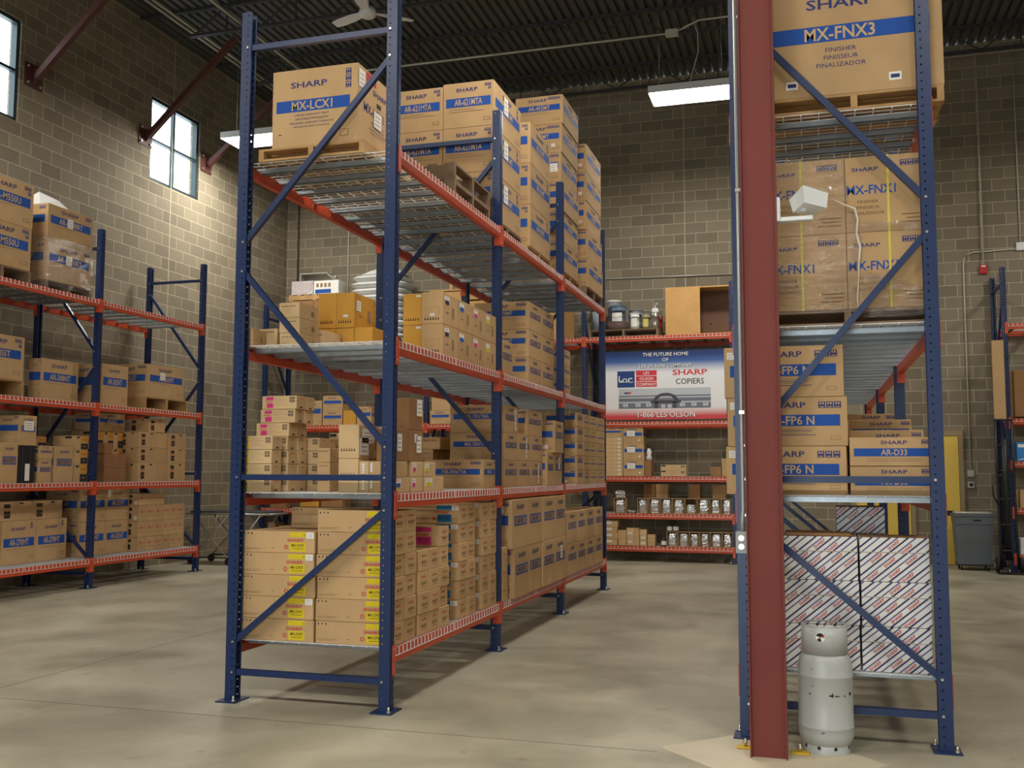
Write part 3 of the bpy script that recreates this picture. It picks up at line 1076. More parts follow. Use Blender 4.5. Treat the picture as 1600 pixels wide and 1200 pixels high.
def rack(label, loc, rz, ys, D, levels, rname, H=4.877, mirror=False, tops=True, deck_words=None, group_frames=True, skip=()):
    """bolted steel rack: posts, braces and beams are its parts; the lift-off wire decks are things of their own"""
    R_ = bpy.data.objects.new('pallet_rack', None); COL.objects.link(R_)
    R_.location = loc; R_.rotation_euler = (0, 0, rz)
    tag(R_, label, 'pallet rack', 'pallet racks')
    if H not in _post:
        _post[H] = post_mesh(H)
    pm, plm, am = _post[H], _mesh.setdefault('plate', plate_mesh()), _mesh.setdefault('anchor', anchor_mesh())
    Z = Matrix.Rotation(rz, 4, 'Z')
    for y in ys:
        for x, a in ((-PW/2, 0), (-D + PW/2, math.pi)):
            p = link('post', pm, R_, (x, y + PW/2, .009), a)
            link('base_plate', plm, p, (0, 0, -.009)); link('anchor_bolt', am, p, (.05, -.07, -.009)); link('anchor_bolt', am, p, (-.05, .07, -.009))
        yb = y + .03
        xa, xb = -.052, -D + .052
        sx = (xb, xa) if not mirror else (xa, xb)
        for z in (.196, 1.526, 4.62):
            m = MB(); m.box(-D + PW - .03, -PW + .03, yb - .019, yb + .019, z - .02, z + .02, bluesteel_plain); m.build('brace', R_)
        for z0, z1, e in ((.40, 1.31, 0), (1.73, 2.98, 1), (3.19, 4.43, 0)):
            a, b = (sx[0], sx[1]) if e == 0 else (sx[1], sx[0])
            m = MB(); m.bar((a, yb, z0), (b, yb, z1), .038, .036, bluesteel_plain); m.build('brace', R_)
        if 'bb' not in _mesh:
            m = MB(); m.tube([(0, -.006, 0), (0, .002, 0)], .0085, steel, 6); _mesh['bb'] = m.mesh('brace_bolt')
        bl = [(x, z) for z in (.196, 1.526, 4.62) for x in (xa, xb)]
        for z0, z1, e in ((.40, 1.31, 0), (1.73, 2.98, 1), (3.19, 4.43, 0)):
            a, b = (sx[0], sx[1]) if e == 0 else (sx[1], sx[0])
            bl += [(a, z0), (b, z1)]
        for x, z in bl:
            link('brace_bolt', _mesh['bb'], R_, (x, y, z))
    for s in (1, -1):
        if _conn[s] is None:
            _conn[s] = conn_mesh(s)
    for bi in range(len(ys) - 1):
        y0, y1 = ys[bi] + PW, ys[bi + 1]
        L = round(y1 - y0, 4)
        kb = ('beam', L)
        if kb not in _mesh:
            _mesh[kb] = beam_mesh(L)
        for li, z in enumerate(levels):
            if (bi, li) in skip:
                continue
            for side in (0, 1):
                b = link('beam', _mesh[kb], R_, (0, y0, z) if side == 0 else (-D, y1, z), 0 if side == 0 else math.pi)
                link('beam_connector', _conn[1], b, (0, 0, 0)); link('beam_connector', _conn[-1], b, (0, L, 0))
            W = round((L - .05) / 2, 4)
            kd = (round(D, 3), W)
            if kd not in _deck:
                _deck[kd] = (deck_mesh(D - .001, W), channel_mesh(D))
            for h_ in (0, 1):
                lp = Vector((-.0005, y0 + .012 + h_*(W + .026), z + .0935))
                wp = Z @ lp + Vector(loc)
                o = link('wire_deck', _deck[kd][0], None, wp, rz)
                lab = 'zinc wire mesh deck, %s half of %s bay, %s shelf, %s' % (('nearer', 'farther')[h_] if rz == 0 else ('left', 'right')[h_],
                        NTH[bi] if len(ys) > 2 else 'the', (['bottom', 'second', 'third', 'fourth', 'top'] if len(levels) == 5 else ['bottom', 'second', 'third', 'top'])[li], rname)
                tag(o, lab, 'wire deck', 'wire decks')
                for c in range(4):
                    link('support_channel', _deck[kd][1], o, (0, W*(.12 + .253*c), -.0052))
    return R_

LC = 2.393
rack('tall blue and orange pallet rack standing nearest, full of brown cartons', (0, 0, 0), 0, [0, LC, 2*LC, 3*LC], 1.219, [.31, 1.325, 2.362, 3.69], 'nearest rack')
rack('tall blue and orange pallet rack behind the red steel column at right', (3.405, .08, 0), 0, [0, LC, 2*LC, 3*LC], 1.175, [.305, 1.335, 2.365, 3.695], 'right rack', mirror=True)
rack('blue and orange pallet rack standing along the left block wall', (-6.62, 0, 0), 0, [.40, 2.80, 5.22, 7.66], 1.08, [.29, 1.315, 2.38, 3.80], 'left wall rack', mirror=True)
rack('blue and orange pallet rack along the back wall holding the banner', (0, 11.45, 0), -math.pi/2, [-7.775, -4.32, -1.27, 1.35], 1.0, [.18, .745, 1.395, 2.36, 3.885], 'back wall rack')
rack('dark blue and orange rack cut off by the right edge of photo', (0, 11.45, 0), -math.pi/2, [5.66, 8.2], 1.0, [.18, .91, 1.65, 2.335, 3.87], 'far right rack')

# ================================================================== pallets
def pallet(x0, x1, y0, y1, z0, z1, label, m=None, along='x', group='wooden pallets'):
    """stringer pallet; boards run along x, three stringers along y (along='x') or the other way"""
    m = m or wood
    w, d, h = x1 - x0, y1 - y0, z1 - z0 - .001
    r = bpy.data.objects.new('wooden_pallet', None); COL.objects.link(r)
    r.location = ((x0 + x1)/2, (y0 + y1)/2, z0)
    t = .016
    if along == 'x':
        for i in range(3):
            x = -w/2 + (w - .04)*i/2
            mb = MB(); mb.box(x, x + .04, -d/2, d/2, t, h - t, m); mb.build('stringer', r)
        n = 7
        for i in range(n):
            y = -d/2 + (d - .09)*i/(n - 1)
            mb = MB(); mb.box(-w/2, w/2, y, y + .09, h - t, h, m); mb.build('deck_board', r)
        for i in range(3):
            y = -d/2 + (d - .09)*i/2
            mb = MB(); mb.box(-w/2, w/2, y, y + .09, 0, t, m); mb.build('bottom_board', r)
    else:
        for i in range(3):
            y = -d/2 + (d - .04)*i/2
            mb = MB(); mb.box(-w/2, w/2, y, y + .04, t, h - t, m); mb.build('stringer', r)
        n = 7
        for i in range(n):
            x = -w/2 + (w - .09)*i/(n - 1)
            mb = MB(); mb.box(x, x + .09, -d/2, d/2, h - t, h, m); mb.build('deck_board', r)
        for i in range(3):
            x = -w/2 + (w - .09)*i/2
            mb = MB(); mb.box(x, x + .09, -d/2, d/2, 0, t, m); mb.build('bottom_board', r)
    tag(r, label, 'pallet', group)
    return r

# ================================================================== NEAREST RACK
D1, D2, D3, D4 = .407, 1.422, 2.459, 3.787     # tops of the wire decks

# ---- bottom shelf: long toner cartons, six high
LH = .149
G1 = 'long toner cartons on the bottom shelf of the nearest rack'
def z1(i): return D1 + i*(LH + .0005)
ycols = [(.095, 'y'), (.305, 'y'), (.555, 'k'), (.757, 'k'), (.959, 'k'), (1.40, 'c'), (1.605, 'c'), (1.965, 'k'), (2.17, 'k')]
rows = [6, 6, 4, 4, 4, 6, 6, 6, 6]
STK = ['front right', 'second', 'third', 'fourth', 'fifth', 'blue-labelled sixth', 'seventh', 'white-stickered eighth', 'last']
for ci, ((y, c), n) in enumerate(zip(ycols, rows)):
    for i in range(n):
        jx = random.uniform(-.008, .008)
        st = []
        if ci == 7:
            st = [('F', .86, .68, .055, .04)]
        if ci == 5 and i in (0, 2, 4, 5):
            st = [('F', .885, .7, .055, .038)]
        if ci == 0:
            lab = 'long brown carton with yellow label, %s in the front right stack, bottom shelf' % (ORD[i] if i < 5 else 'topmost')
        elif ci == 5:
            lab = 'long brown carton with blue label, %s in its stack, bottom shelf' % (ORD[i] if i < 5 else 'topmost')
        else:
            lab = 'long brown carton %s in %s stack from front post, bottom shelf, nearest rack' % (ORD[i] if i < n - 1 else 'topmost', NTH[ci])
        box(-.585 + jx, -.02 + jx, y, y + .2, z1(i), z1(i) + LH, 'long', lab, G1, c, st=st)
box(-.585, -.02, .962, 1.158, z1(4), z1(4) + LH, 'long', 'long brown carton with magenta label facing out above the fifth stack, bottom shelf', G1, 'm')
for k, y in enumerate((.09, .30, .51)):
    for i in range(5):
        jx = random.uniform(-.006, .006)
        st = [('F', .89, .68, .055, .042)] if i in (1, 3, 4) and k == 0 else []
        lab = ('long brown carton with yellow label, %s in the front left stack, bottom shelf' % (ORD[i] if i < 4 else 'topmost')) if k == 0 else \
              ('long brown carton %s in left stack %s row behind front, bottom shelf' % (ORD[i] if i < 4 else 'topmost', NTH[k - 1]))
        box(-1.168 + jx, -.603 + jx, y, y + .2, z1(i), z1(i) + LH, 'long', lab, G1, 'y', st=st)
box(-1.02, -.455, .515, .715, z1(5), z1(5) + LH, 'long', 'long brown carton lying alone on top behind the front stacks, bottom shelf', G1, 'k')

# ---- bottom shelf, second and third bay: large banded cartons
G1b = 'large banded cartons on the bottom shelf of the nearest rack'
for i in range(3):
    box(-.36, .0, 2.50, 2.655, D1 + i*.1605, D1 + (i + 1)*.1605, 'red',
        'small brown carton %s of three beside the second post, bottom shelf' % ['lowest', 'middle', 'topmost'][i], 'small cartons by the second post')
for k, (ya, yb) in enumerate(((2.68, 3.225), (3.23, 3.765), (3.77, 4.305), (4.31, 4.765))):
    box(-.58, .036 - .004*(k % 2), ya, yb, .862 + .0, 1.31, 'bandend', 'tall brown carton with blue band, %s of four, upper row, second bay bottom shelf' % NTH[k], G1b, {'model': 'AR-M550'},
        st=[('F', .72, .72, .09, .07)] if k == 0 else [])
for k, (ya, yb, x) in enumerate(((2.75, 3.255, .036), (3.26, 3.755, .03), (3.76, 4.26, .04), (4.265, 4.77, .036))):
    box(-.58, x, ya, yb, D1, .8615, 'bandend', 'tall brown carton with blue band, %s of four, lower row, second bay bottom shelf' % NTH[k], G1b, {'model': 'AR-M550'},
        st=[('R', .5, .5, .07, .14)] if k == 3 else [])
for r_, (za, zb) in enumerate(((D1, .755), (.756, 1.115))):
    for k, ya in enumerate((4.88, 5.39, 5.87, 6.38)):
        yb = (5.38, 5.86, 6.37, 6.87)[k]
        box(-.55, .024, ya, yb, za, zb, 'bandend', 'brown carton with blue band, %s from left in the %s row, third bay bottom shelf' % (NTH[k], ['lower', 'upper'][r_]), G1b, {'model': 'AR-M350'})

# ---- second shelf, first bay
G2 = 'small toner cartons on the second shelf of the nearest rack'
TH = .0985
def z2(i): return D2 + i*(TH + .0005)
for (ya, yb, xa, xb, n, cols_, nm) in ((.10, .236, -1.225, -.957, 4, 'yyyy', 'front'), (.30, .436, -1.205, -.94, 5, 'yyyym', 'second'), (.44, .576, -1.205, -.94, 5, 'yyyym', 'third'),
                                     (.60, .736, -1.11, -.845, 4, 'kkkk', 'fourth'), (.74, .876, -1.11, -.845, 4, 'kkkk', 'fifth')):
    for i in range(n):
        jx = random.uniform(-.006, .006)
        look = {'y': 'pale toner carton with yellow block', 'm': 'pale toner carton with pink block', 'k': 'plain-sided pale toner carton'}[cols_[i]]
        box(xa + jx, xb + jx, ya, yb, z2(i), z2(i) + TH, 'toner', '%s, %s in %s stack, second shelf' % (look, ORD[i], nm), G2, cols_[i] if cols_[i] != 'k' else 'y')
for i in (5, 6):
    for k, (ya, yb) in enumerate(((.30, .436), (.44, .576))):
        box(-1.17 + .01*i - .05, -.93 + .01*i - .01, ya, yb, z2(i), z2(i) + TH, 'toner', 'pale toner carton with pink block, %s row, %s, of the tall stack, second shelf' % (['sixth', 'topmost'][i - 5], ['front', 'rear'][k]), G2, 'm')
for i in range(3):
    for k, (ya, yb) in enumerate(((.35, .56), (.565, .78))):
        box(-.73, -.63, ya, yb, D2 + i*.1045, D2 + i*.1045 + .104, 'icons', 'narrow brown carton with black marks, %s of three, %s column, second shelf' % (['lowest', 'middle', 'topmost'][i], ['front', 'rear'][k]), 'narrow marked cartons', {'v': .75})
for i in range(3):
    box(-.93, -.62, .92, 1.12, D2 + i*.112, D2 + i*.112 + .1115, 'plain', 'plain brown carton %s under the black-labelled one, second shelf' % ['lowest', 'middle', 'uppermost'][i], 'plain cartons behind the toner')
box(-.93, -.62, .92, 1.12, D2 + .3365, D2 + .445, 'toner', 'pale toner carton with black label lying above the plain ones, second shelf', G2, 'k')
box(-.44, -.29, .10, .52, D2, 1.655, 'icons', 'large pale carton with faint marks, lower of two, second shelf', 'large pale cartons', {'m': cardpale, 'v': .5})
box(-.442, -.288, .10, .54, 1.656, 1.89, 'icons', 'large pale carton with white shipping sheet, upper of two, second shelf', 'large pale cartons', {'m': cardpale, 'v': .22},
    st=[('R', .02, .1, .14, .12), ('R', .1, .45, .2, .1)])
G2b = 'small tagged cartons on the second shelf'
for i, (za, zb) in enumerate(((D2, 1.530), (1.5305, 1.638))):
    w_ = ['lower', 'upper'][i]
    box(-.285, -.213, .10, .40, za, zb, 'icons', 'small narrow carton with upright white tag, %s, beside the pale cartons' % w_, G2b, {'m': cardpale, 'v': .1}, st=[('F', .35, .2, .016, .07)])
    box(-.21, -.125, .10, .40, za, zb, 'tag', 'small brown carton with black tag, %s, behind the front right post' % w_, G2b, 'k', st=[('F', .12, .3, .016, .06)])
box(-.12, -.03, .12, .39, D2, 1.530, 'tag', 'small brown carton with blue tag by the front right post', G2b, 'c')
box(-.12, -.03, .41, .63, D2, 1.530, 'tag', 'small brown carton with pink tag, lower, second shelf edge', G2b, 'm')
box(-.26, -.03, .66, 1.06, D2, 1.530, 'tag', 'small brown carton with yellow tag, lower, second shelf edge', G2b, 'y')
box(-.12, -.03, .12, .34, 1.5305, 1.638, 'plain', 'small plain carton above the blue-tagged one, second shelf edge', G2b)
box(-.2, -.03, .42, .63, 1.5305, 1.638, 'tag', 'small brown carton with pink tag, upper, second shelf edge', G2b, 'm')
box(-.16, -.03, .66, .89, 1.5305, 1.638, 'tag', 'small brown carton with yellow tag, upper, second shelf edge', G2b, 'y')
G2c = 'upright cartons with shipping sheets'
box(-.17, -.035, .13, .36, 1.639, 1.862, 'plain', 'upright brown carton with white sheet, lower front, behind the post', G2c, carddark, st=[('R', .15, .3, .08, .12)])
box(-.2, -.035, .37, .63, 1.639, 1.862, 'plain', 'upright brown carton with two white sheets, lower rear, second shelf', G2c, carddark, st=[('R', .55, .28, .09, .12), ('R', .4, .6, .05, .06)])
box(-.2, -.035, .37, .63, 1.863, 2.088, 'plain', 'upright brown carton with white sheet, topmost, second shelf', G2c, carddark, st=[('R', .55, .45, .1, .12)])
box(-.275, -.205, .42, .66, 1.639, 1.885, 'plain', 'thin upright pale carton between the sheeted ones, second shelf', G2c, cardpale)
for i in range(4):
    for k, (ya, yb) in enumerate(((2.75, 2.96), (2.965, 3.175), (3.18, 3.39))):
        box(-.92, -.77 + .07*(i == 3), ya, yb, D2 + i*.1185, D2 + i*.1185 + .118, 'icons', 'brown marked carton, %s, %s of three across, left of the wide banded stack' % (ORD[i], NTH[k]), 'marked cartons deep on the second shelf', {'v': .7})
box(-.57, -.035, 2.05, 2.385, D2, 1.672, 'band', 'wide carton with blue band lying before the second post, second shelf', 'banded cartons on the second shelf of the nearest rack', {'model': 'MX-70NTYA', 'side': 'MX-70', 'ic': 3})

# ---- second shelf, second and third bay
G2d = 'banded cartons on the second shelf of the nearest rack'
for r_, (za, zb) in enumerate(((D2, 1.674), (1.6745, 1.932))):
    for k, (ya, yb) in enumerate(((2.70, 3.155), (3.16, 3.615), (3.62, 4.075))):
        stk = [('R', .6, .1, .035, .2)] if (r_, k) in ((1, 1), (0, 2)) else []
        box(-.58, -.05, ya, yb, za, zb, 'bandend', 'wide carton with blue band, %s row, %s of three, second bay second shelf' % (['lowest', 'middle'][r_], NTH[k]), G2d, {'model': 'MX-70NTMA'}, st=stk)
box(-.58, -.05, 2.70, 3.155, 1.9325, 2.19, 'bandend', 'wide carton with blue band, top of the stack by the second post', G2d, {'model': 'MX-70NTMA'}, st=[('R', .75, .1, .045, .2)])
box(-.5, -.05, 3.50, 4.06, 1.9325, 2.19, 'bandend', 'wide carton with blue band set back on top, second bay second shelf', G2d, {'model': 'MX-70NTBA'})
box(-.4, .0, 4.09, 4.375, D2, 1.772, 'bandend', 'upright carton with blue band, left of the lower pair, second shelf', G2d, {'model': ''})
box(-.4, .0, 4.39, 4.74, D2, 1.772, 'bandend', 'upright carton with white strip, right of the lower pair, second shelf', G2d, {'model': ''}, st=[('R', .5, .5, .06, .13)])
box(-.4, .03, 4.30, 4.69, 1.7725, 2.115, 'bandend', 'upright carton with blue band sitting on the lower pair, second shelf', G2d, {'model': ''}, st=[('F', .7, .12, .05, .04)])
for i in range(5):
    za = D2 + i*.1705
    for k, (ya, yb) in enumerate(((5.50, 5.845), (5.85, 6.20), (6.205, 6.64), (6.645, 7.15))):
        x1 = -.003 + .004*(k % 2)
        box(-.40, x1, ya, yb, za, za + .17, 'bandend', 'flat brown carton, %s row, %s of four, third bay second shelf' % (ORD[i], NTH[k]), 'flat cartons at the far end of the second shelf',
            {'model': '', 'v0': .5, 'v1': .8} if k == 0 else {'model': '', 'v0': .42, 'v1': .5}, st=[('F', .6, .1, .04, .03)] if (k == 0 and i == 0) else [])

# ---- third shelf, first bay
G3 = 'brown cartons on the third shelf of the nearest rack'
box(-1.212, -1.13, .10, .27, D3, 2.585, 'icons', 'narrow carton with dark marks in the front left corner, third shelf', G3, {'v': .3})
box(-1.20, -1.05, .30, .60, D3, 2.61, 'icons', 'pale carton with small marks and text lines, lower left, third shelf', G3, {'m': cardpale, 'v': .8, 'lines': 1})
box(-1.20, -1.05, .61, .95, D3, 2.70, 'icons', 'brown carton just behind the lower left pale one, third shelf', G3, {'v': .78})
for i in range(3):
    box(-1.03 - .004*i, -.865 - .004*i, .30, .60, D3 + i*.1125, D3 + i*.1125 + .112, 'icons', 'long pale carton, %s of three left of the golden cartons, third shelf' % ['lowest', 'middle', 'topmost'][i], G3, {'m': cardpale, 'v': .72, 'lines': 1})
box(-1.205, -1.04, .98, 1.22, D3, 2.85, 'plain', 'tall brown carton with white sticker behind the long pale ones', G3, None, st=[('F', .1, .75, .025, .045)])
GG = 'golden cartons on the third shelf of the nearest rack'
for k, xa in enumerate((-1.035, -.878, -.72)):
    box(xa, xa + .155, .90, 1.30, D3, 2.685, 'icons', 'golden carton, %s of the lower three, third shelf' % ['left', 'middle', 'right'][k], GG, {'m': cardgold, 'v': -.2 if k else .1})
for k, xa in enumerate((-1.035, -.878)):
    box(xa, xa + .156, .90, 1.30, 2.686, 2.965, 'icons', 'tall golden carton, %s of the upper pair, third shelf' % ['left', 'right'][k], GG, {'m': cardgold, 'v': .14},
        st=[] if k == 0 else [('F', .4, .3, .04, .02), ('R', .08, .5, .08, .08)])
box(-.985, -.825, .62, .88, D3, 2.63, 'icons', 'small pale carton standing before the golden ones, third shelf', G3, {'m': cardpale, 'v': .78, 'lines': 1})
for i, (za, zb) in enumerate(((D3, 2.708), (2.7085, 2.957))):
    w_ = ['lower', 'upper'][i]
    box(-.375, -.212, 1.05, 1.32, za, zb, 'icons', 'golden carton with small white sticker, %s, beside the tagged row, third shelf' % w_, GG, {'m': cardgold, 'v': .14}, st=[('F', .68, .88, .04, .016)])
    for k, (ya, yb, c) in enumerate(((1.02, 1.355, 'k'), (1.36, 1.715, 'c'), (1.72, 2.05, 'm'), (2.055, 2.38, 'y'))):
        cn = {'k': 'black', 'c': 'blue', 'm': 'pink', 'y': 'yellow'}[c]
        box(-.205, -.03, ya, yb, za, zb, 'icons', 'brown carton with %s label, %s row, third shelf edge' % (cn, w_), 'labelled cartons along the third shelf edge',
            {'v': .12, 'box': 1, 'lab': c} if (k == 0) else {'v': .12, 'lab': c}, st=[('F', .38, .24, .04, .02)] if (k == 0 and i == 1) else [])
# ---- third shelf, second and third bay
for i in range(3):
    for k, (ya, yb) in enumerate(((3.72, 4.24), (4.245, 4.78))):
        za = D3 + i*.2905
        box(-.70, -.10, ya, yb, za, za + .29, 'bandend', 'big brown carton with blue band, %s, %s column, second bay third shelf' % (['lowest', 'middle', 'topmost'][i], ['front', 'rear'][k]), 'big cartons on the third shelf', {'model': 'AR-C270MT'})
box(-.3, -.04, 2.58, 2.94, D3, 2.785, 'bandend', 'brown carton with blue band standing just past the second post, third shelf', G3, {'model': ''})
for i in range(3):
    box(-.27, -.04, 4.90, 5.32, D3 + i*.174, D3 + i*.174 + .1735, 'bandend', 'small brown carton, %s of three just past the third post, third shelf' % ['lowest', 'middle', 'topmost'][i], G3, {'model': ''})

# ---- top shelf
G4 = 'big cartons on the top shelf of the nearest rack'
pallet(-1.10, -.27, .07, .92, D4, 3.878, 'pale wooden pallet under the front topmost carton of the nearest rack', wood, 'x')
def hero(mb, w, d, h, a):
    shell(mb, w, d, h, card)
    fr = frame_of('F', w, d, h)
    words_on(mb, fr, BRAND, .43, .80, .045, navy, .03, 1.6, .46)
    for k in range(3):
        icons(mb, fr, .86, .945 - k*.085, 1, .043, navy)
    quad(mb, fr, .05, .46, .91, .61, blue, 1)
    words_on(mb, fr, 'MX-LCX1', .47, .535, .066, cardletter, .03, .9, .6, 2)
    for k, t in enumerate(('LARGE CAPACITY TRAY', 'GROSSRAUMMAGAZIN', 'MAGASIN GRANDE CAPACITE', 'BANDEJA DE GRAN CAPACIDAD')):
        words_on(mb, fr, t, .47, .415 - k*.05, .0155, navy, 0, 1.15, .58)
    quad(mb, fr, .80, .1, .9, .19, fade, 1); quad(mb, fr, .81, .11, .89, .18, card, 2)
    quad(mb, fr, .08, .18, .12, .19, ink, 1)
    r = frame_of('R', w, d, h)
    words_on(mb, r, BRAND, .55, .78, .04, navy, .03, 1.5, .5)
    quad(mb, r, .47, .62, .58, .68, ink, 1)
    words_on(mb, r, 'MX-LCX1', .4, .52, .07, navy, .03, .9, .6)
    for k in range(4):
        words_on(mb, r, ('LARGE CAPACITY TRAY', 'GROSSRAUMMAGAZIN', 'MAGASIN GRANDE CAPACITE', 'BANDEJA DE GRAN CAPACIDAD')[k], .5, .38 - k*.045, .014, navy, 0, 1.1, .6)
        icons(mb, r, .88, .95 - k*.085, 1, .043, navy)
    quad(mb, r, .2, .86, .45, .98, redink, 1)
STY['hero'] = hero
box(-1.026, -.348, .12, .80, 3.879, 4.465, 'hero', 'big carton with blue band alone on a pallet, front of the top shelf', G4,
    st=[('R', .02, .72, .1, .13), ('R', .4, .35, .13, .12)])
for k in range(2):
    pallet(-1.08, -.09, 1.42, 2.38, D4 + k*.161, D4 + (k + 1)*.161, 'empty weathered pallet, %s of two stacked before the banded cartons' % ['lower', 'upper'][k], woodold, 'y')
m = MB(); m.box(-.022, .022, -.0015, 0, -.045, .03, white)
tag(m.build('paper_tag', None, (-.42, 1.4185, D4 + .26)), 'white paper tag stuck to the end of the upper empty pallet', 'tag')
pallet(-1.09, -.085, 2.445, 3.38, D4, 3.905, 'pallet under the six large banded cartons, top shelf', woodold, 'y')
for c, (xa, xb) in enumerate(((-1.09, -.588), (-.583, -.082))):
    for i in range(3):
        h_ = .4335
        box(xa, xb, 2.45, 3.35, 3.906 + i*.434, 3.906 + i*.434 + h_ - (.02 if c == 0 and i == 2 else 0), 'band', 'large carton with blue band, %s column, %s of three, top shelf second bay' % (['left', 'right'][c], ['lowest', 'middle', 'topmost'][i]), G4,
            {'model': 'AR-621MTA', 'side': 'AR-621MT', 'two': True, 'ic': 3, 'v0': .46, 'v1': .66}, st=[('R', .36, .5, .13, .17)] if c == 1 else [])
pallet(-1.09, -.085, 3.60, 4.58, D4, 3.905, 'pallet under the stack of three cartons in the second bay, top shelf', wood, 'y')
for i in range(3):
    x1 = -.08; 
    box(-.582, x1, 3.70, 4.53, 3.906 + i*.441, 3.906 + i*.441 + .4405, 'band', 'large carton with blue band, %s of three behind the first six, top shelf' % ['lowest', 'middle', 'topmost leaning'][i], G4,
        {'model': 'AR-621MTA', 'side': 'AR-621MT', 'two': True, 'ic': 3, 'v0': .46, 'v1': .66})
pallet(-1.09, -.085, 5.02, 6.05, D4, 3.92, 'pallet under the tallest stack of cartons, top shelf', wood, 'y')
for i in range(6):
    jx = (.0, .0, .015, -.01, .0, .012)[i]
    box(-.66 + jx, -.075 + jx, 5.08, 5.90, 3.921 + i*.353, 3.921 + i*.353 + .3525, 'band', 'carton with blue band, %s in the tallest stack, third bay top shelf' % (ORD[i] if i < 5 else 'topmost'), G4,
        {'model': 'AR-455MT', 'side': 'AR-455MT', 'ic': 4}, st=[('F', .78, .2, .045, .04)] if i == 4 else ([('F', .72, .35, .12, .1)] if i == 3 else []))
pallet(-1.09, -.02, 6.12, 7.15, D4, 3.92, 'pallet under the farthest stack of cartons, top shelf', woodold, 'y')
for i in range(5):
    jx = (.02, .012, -.005, 0, 0)[i] - .01
    box(-.55 + jx, -.022 + jx, 6.22 + .02*(i < 2), 7.145, 3.921 + i*.3755, 3.921 + i*.3755 + .375, 'band', 'carton with blue band, %s in the farthest stack, third bay top shelf' % (ORD[i] if i < 4 else 'topmost'), G4,
        {'model': 'AR-455MT', 'side': 'AR-455MT', 'ic': 4}, st=[('F', .8, .2, .045, .04)] if i in (2, 3, 4) else [])

# ================================================================== RIGHT RACK
R1, R2, R3, R4 = .402, 1.432, 2.462, 3.792
GP = 'striped white paper cartons on the right rack'
PH = .2615
for c, (xa, xb, ya, yb) in enumerate(((2.495, 2.922, .20, .50), (2.934, 3.32, .20, .50), (2.27, 2.485, .56, .86), (2.495, 2.80, .56, .86), (2.81, 3.12, .56, .86))):
    for i in range(3):
        w_ = ['lowest', 'middle', 'topmost'][i]
        lab = ['striped white paper carton, %s of three in the front left stack', 'striped white paper carton, %s of three in the front right stack',
               'striped white paper carton, %s, beside the red column behind', 'striped white paper carton, %s, second row left', 'striped white paper carton, %s, second row right'][c] % w_
        box(xa + .004*(i % 2), xb + .004*(i % 2), ya, yb, R1 + i*PH, R1 + i*PH + PH - .001, 'paper', lab, GP, name='paper_carton')
box(2.815, 3.105, .58, .85, R1 + 3*PH, R1 + 3*PH + .165, 'paper', 'striped white paper carton lying alone on the second row, right rack', GP, name='paper_carton')
m = MB(); m.bbox(-.19, .19, -.14, .14, 0, .012, carddark, .002)
tag(m.build('cardboard_sheet', None, (2.70, .36, R1 + 3*PH)), 'flat brown cardboard sheet lying on the front left paper stack', 'cardboard sheet')

def p6(mb, w, d, h, a):
    shell(mb, w, d, h, card)
    fr = frame_of('F', w, d, h)
    words_on(mb, fr, BRAND, .51, .84, .036, navy, .03, 1.6, .3)
    icons(mb, fr, .765, .905, 3, .04, navy)
    quad(mb, fr, .05, .41, .94, .64, blue, 1)
    words_on(mb, fr, 'AR-FP6 N', .53, .525, .054, cardletter, .03, .95, .4, 2)
    for k in range(4):
        quad(mb, fr, .4, .34 - k*.04, .74 - .03*(k % 3), .352 - k*.04, navy if k % 2 else fade, 1)
    quad(mb, fr, .86, .13, .945, .2, fade, 1); quad(mb, fr, .865, .14, .94, .19, card, 2)
STY['p6'] = p6
for i, (za, zb, dx) in enumerate(((R2, 1.727, -.002), (1.728, 2.028, .010), (2.029, 2.345, -.006))):
    box(2.215 + dx - .05, 2.876 + dx, .21, .80, za, zb, 'p6', 'wide carton with blue band, %s of three, left on the right rack second shelf' % ['lowest', 'middle', 'topmost'][i], 'wide banded cartons on the right rack',
        st=[('F', .025, .76, .045, .045)])
def d33(mb, w, d, h, a):
    shell(mb, w, d, h, card)
    fr = frame_of('F', w, d, h)
    words_on(mb, fr, BRAND, .52, .82, .023, navy, .03, 1.6, .4)
    icons(mb, fr, .84, .92, 2, .026, navy)
    quad(mb, fr, .05, .34, .97, .62, blue, 1)
    words_on(mb, fr, a or 'AR-D33', .52, .48, .036, cardletter, .03, .9, .4, 2)
    for k in range(2):
        quad(mb, fr, .2, .24 - k*.07, .46, .26 - k*.07, fade, 1); quad(mb, fr, .48, .24 - k*.07, .84, .26 - k*.07, fade, 1)
STY['d33'] = d33
GD = 'flat banded cartons on the right rack'
for i, (za, zb, x1) in enumerate(((R2, 1.604, 3.375), (1.606, 1.779, 3.38))):
    box(2.893, x1 - .005, .21, .66, za, zb, 'd33', 'flat carton with blue band, %s of two behind the right post, right rack' % ['lower', 'upper'][i], GD)
for k, (xa, xb, ya, n, h_) in enumerate(((2.915, 3.365, .75, 2, .2055), (2.93, 3.34, 1.30, 3, .1685), (2.935, 3.27, 1.85, 4, .1445))):
    for i in range(n):
        box(xa, xb, ya, ya + .42, R2 + i*h_, R2 + (i + 1)*h_ - .0005, 'd33', 'flat carton with blue band, %s in row %s behind the front pair, right rack' % (ORD[i], ['two', 'three', 'four'][k]), GD)

